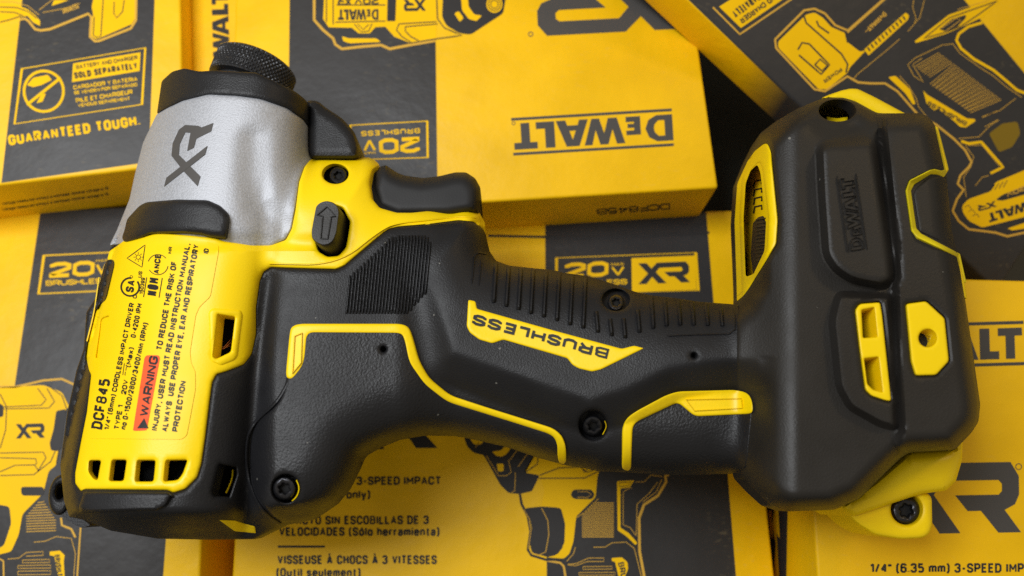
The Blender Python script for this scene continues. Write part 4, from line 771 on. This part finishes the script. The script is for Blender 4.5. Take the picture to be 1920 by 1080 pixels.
# --- screws
def screw(name, c, r, mp, off, mat):
    m = MB(); star = []
    for i in range(12):
        a = i * math.pi / 6 + .3; rr = r * (.50 if i % 2 == 0 else .33); star.append((c[0] + rr * math.cos(a), c[1] + rr * math.sin(a)))
    patch(m, ellipse(c[0], c[1], r, r, 28), mp, off, rnd=0, step=3, bev=1., bevpx=r * .3, holes=[star], skirt=2.5, hskirt=1.6, hround=1.5, bs=3); s = m.build(name, mat, DR)
    m = MB(); patch(m, ellipse(c[0], c[1], r * .55, r * .55, 14), mp, off - 1.5, rnd=0, step=5, skirt=.3); m.build('screw_socket', M['hole'], DR, s)
screw('screw', (634, 329), 16, TS, -.6, M['steel']); screw('screw', (1155, 567), 15, TS, -.3, M['steel']); screw('screw', (1112, 799), 19, TS, -.2, M['steel']); screw('screw', (533, 916), 22, TS, 1.0, M['steel']); screw('screw', (1699, 957), 26, low(-2.), 0, M['steel'])
for p in (S1, S2, S3):
    m = MB(); c = np.mean(p, 0); patch(m, [tuple(c + (np.array(q) - c) * 1.06) for q in p], TS, -2.6, rnd=0, step=7, skirt=.5); m.build('screw_pocket', M['rubber'], DR)
for l_, w_, h_, o_ in (([(556,900),(562,914),(558,930),(548,940)], 3, .3, .6), ([(1134,789),(1138,800),(1130,815)], 2, .3, .2), ([(437,880),(436,898),(424,925)], 4, .4, -2.5)):
    m = MB(); ridge(m, rounded_line(l_), w_, h_, TS, o_, step=3); m.build('seam_edge', M['yellow'], DR)

# --- trigger and forward/reverse button
m = MB(); TRG = [(701,320),(712,313),(723,309),(733,316),(745,324),(758,329),(793,334),(825,330),(853,323),(874,323),(891,334),(901,352),(902,376),(897,400),(842,410),(744,412),(700,395),(690,350)]
def trig(px, py, off=0.):
    q = np.stack([px, py], 1); return unp(px, py, zmid(px, py) + 1.5 + 8.5 * rim(np.maximum(sdist(q, TRG), 0), 26, 2.4) + off)
patch(m, TRG, trig, 0, rnd=5, step=5, skirt=12); m.build('trigger', M['trigger'], DR)
m = MB(); TOP = [(589,401),(592,385),(600,378),(611,375),(624,378),(633,386),(636,397),(631,436),(625,452),(616,459),(605,461),(592,455),(584,446),(583,434)]; BOT = [(x + 17, y + 20) for x, y in TOP]
top = resample(rounded(TOP, 5), 4); bot = [(x + 17, y + 20) for x, y in top]; n_ = len(top); zt = float(zmid(np.array([620.]), np.array([430.]))[0] + body(np.array([620.]), np.array([430.]))[0])
tp, bt = np.array(top), np.array(bot); c_ = tp.mean(0)
rows = [unp(bt[:, 0], bt[:, 1], zt - 2.5), unp(tp[:, 0] + 1.2, tp[:, 1] + 1.5, zt + 4.6), unp(*(tp + (c_ - tp) * .05).T, zt + 5.1)]
m.add(np.concatenate(rows), [(r * n_ + i, r * n_ + (i + 1) % n_, (r + 1) * n_ + (i + 1) % n_, (r + 1) * n_ + i) for r in range(2) for i in range(n_)] + [tuple(2 * n_ + i for i in range(n_))])
btn = m.build('direction_button', M['foot'], DR)
m = MB(); fm = flat(zt + 5.15)
for l in ([(594,403),(613,387),(629,405),(621,406),(614,448),(601,447),(605,405)],): ridge(m, l, 2.2, .3, fm, 0., closed=True, step=4)
m.build('arrow_relief', M['foot'], DR, btn)

# --- foot
m = MB(); patch(m, FOOT, TS, 1.2, rnd=6, step=4.6, bev=1.2, bevpx=8, holes=[LHOLE, FRAMEW, SLOTF, [(1699,570),(1736,565),(1771,597),(1779,677),(1755,703),(1717,704),(1709,677)]], skirt=7, hskirt=3.5, hround=5, feat=[(rounded(BLOCK, 14), True), (rounded(SHELL, 14), True), ([(1649,240),(1657,316),(1666,400),(1671,500),(1674,570),(1677,661),(1685,801),(1680,836)], False), (LATCH, True)])
foot = m.build('foot_cover', M['foot'], DR)
m = MB(); patch(m, SLOTF, TS, 1.2, rnd=5, step=5, bev=.4, bevpx=3, holes=[SLOT1, SLOT2], skirt=3, hskirt=7); m.build('slot_frame', M['yellow'], DR)
m = MB(); patch(m, [(1699,570),(1736,565),(1771,597),(1779,677),(1755,703),(1717,704),(1709,677)], TS, 1.3, rnd=5, step=5, bev=.4, bevpx=4, holes=[ellipse(1739, 634, 17, 17, 24)], skirt=3, hskirt=6, hround=0); pl = m.build('hook_plate', M['yellow'], DR)
m = MB(); patch(m, ellipse(1739, 634, 19, 19, 20), TS, -3.4, rnd=0, step=6, skirt=.5)
m.build('hook_hole', M['olive'], DR, pl)
m = MB()
for i in range(4): ridge(m, [(1727 + 5 * math.cos(a) * 2 + 11, 640 - i * 5 + 6 * math.sin(a)) for a in np.linspace(-1.2, 1.4, 7)], 3, .5, TS, -2.6 + i * .4, step=3)
m.build('hook_thread', M['chrome'], DR, pl)
m = MB(); patch(m, FRAMEW, TS, 1.1, rnd=6, step=4, bev=.8, bevpx=5, holes=[FOOTW], skirt=4, hskirt=1.6, hround=6); fw = m.build('lamp_window_frame', M['yellow'], DR)
m = MB(); c_ = np.mean(FOOTW, 0); patch(m, [tuple(c_ + (np.array(p) - c_) * 1.12) for p in FOOTW], core, .3, rnd=3, step=5, skirt=.4); m.build('window_floor', M['yellow'], DR, fw)
m = MB()
patch(m, [(1419,408),(1432,404),(1440,430),(1437,505),(1420,512),(1415,470)], TS, -4., rnd=4, step=4, bev=1.5, bevpx=7, skirt=3)
for i in range(14): ridge(m, [(1417, 412 + i * 7), (1438, 409 + i * 7)], 3, .4, TS, -3.9, step=5)
m.build('mode_dial', M['rubber'], DR, fw)
m = MB()
for y in (340, 356, 372, 388): stroke(m, [(1413, y + 12), (1415, y), (1428, y - 3), (1428, y + 5)], 3.4, core, .6)
m.build('mode_marks', M['ink'], DR, fw)
m = MB(); patch(m, [(1753,236),(1759,239),(1779,318),(1770,332),(1758,327),(1746,326),(1714,346),(1708,358),(1718,428),(1727,438),(1800,476),(1812,530),(1806,531),(1794,481),(1721,447),(1710,433),(1699,357),(1706,338),(1743,319),(1752,317),(1766,320),(1771,318)], TS, 2.0, rnd=2, step=4, bev=.5, bevpx=3, skirt=4); m.build('trim_line', M['trim'], DR)
m = MB(); patch(m, [(1717,352),(1739,333),(1768,330),(1776,340),(1784,462),(1723,434),(1712,364)], TS, 1.5, rnd=4, step=5, bev=.6, bevpx=5, skirt=3); m.build('latch_pad', M['foot'], DR)
# embossed word on the block: raised letter outlines
m = MB()
dW = np.array((1583 - 1601, 330 - 465), float)
p0, p1 = np.array((1620., 466.)), np.array((1600., 330.)); Lw = np.linalg.norm(p1 - p0); dd = (p1 - p0) / Lw; uu = np.array([dd[1], -dd[0]])
trw = lambda l: [tuple(p0 + dd * (x / 1000 * Lw) + uu * (y / 174 * 24)) for x, y in l]
for o_, hs in WORD:
    ridge(m, trw(o_), 1.7, .4, TS, 1.2, closed=True, step=3)
    for h_ in hs: ridge(m, trw(h_), 1.4, .35, TS, 1.2, closed=True, step=3)
for y_ in (-45, 215): ridge(m, trw([(-20, y_), (1030, y_)]), 1.8, .45, TS, 1.2)
m.build('embossed_lettering', M['foot'], DR, foot)
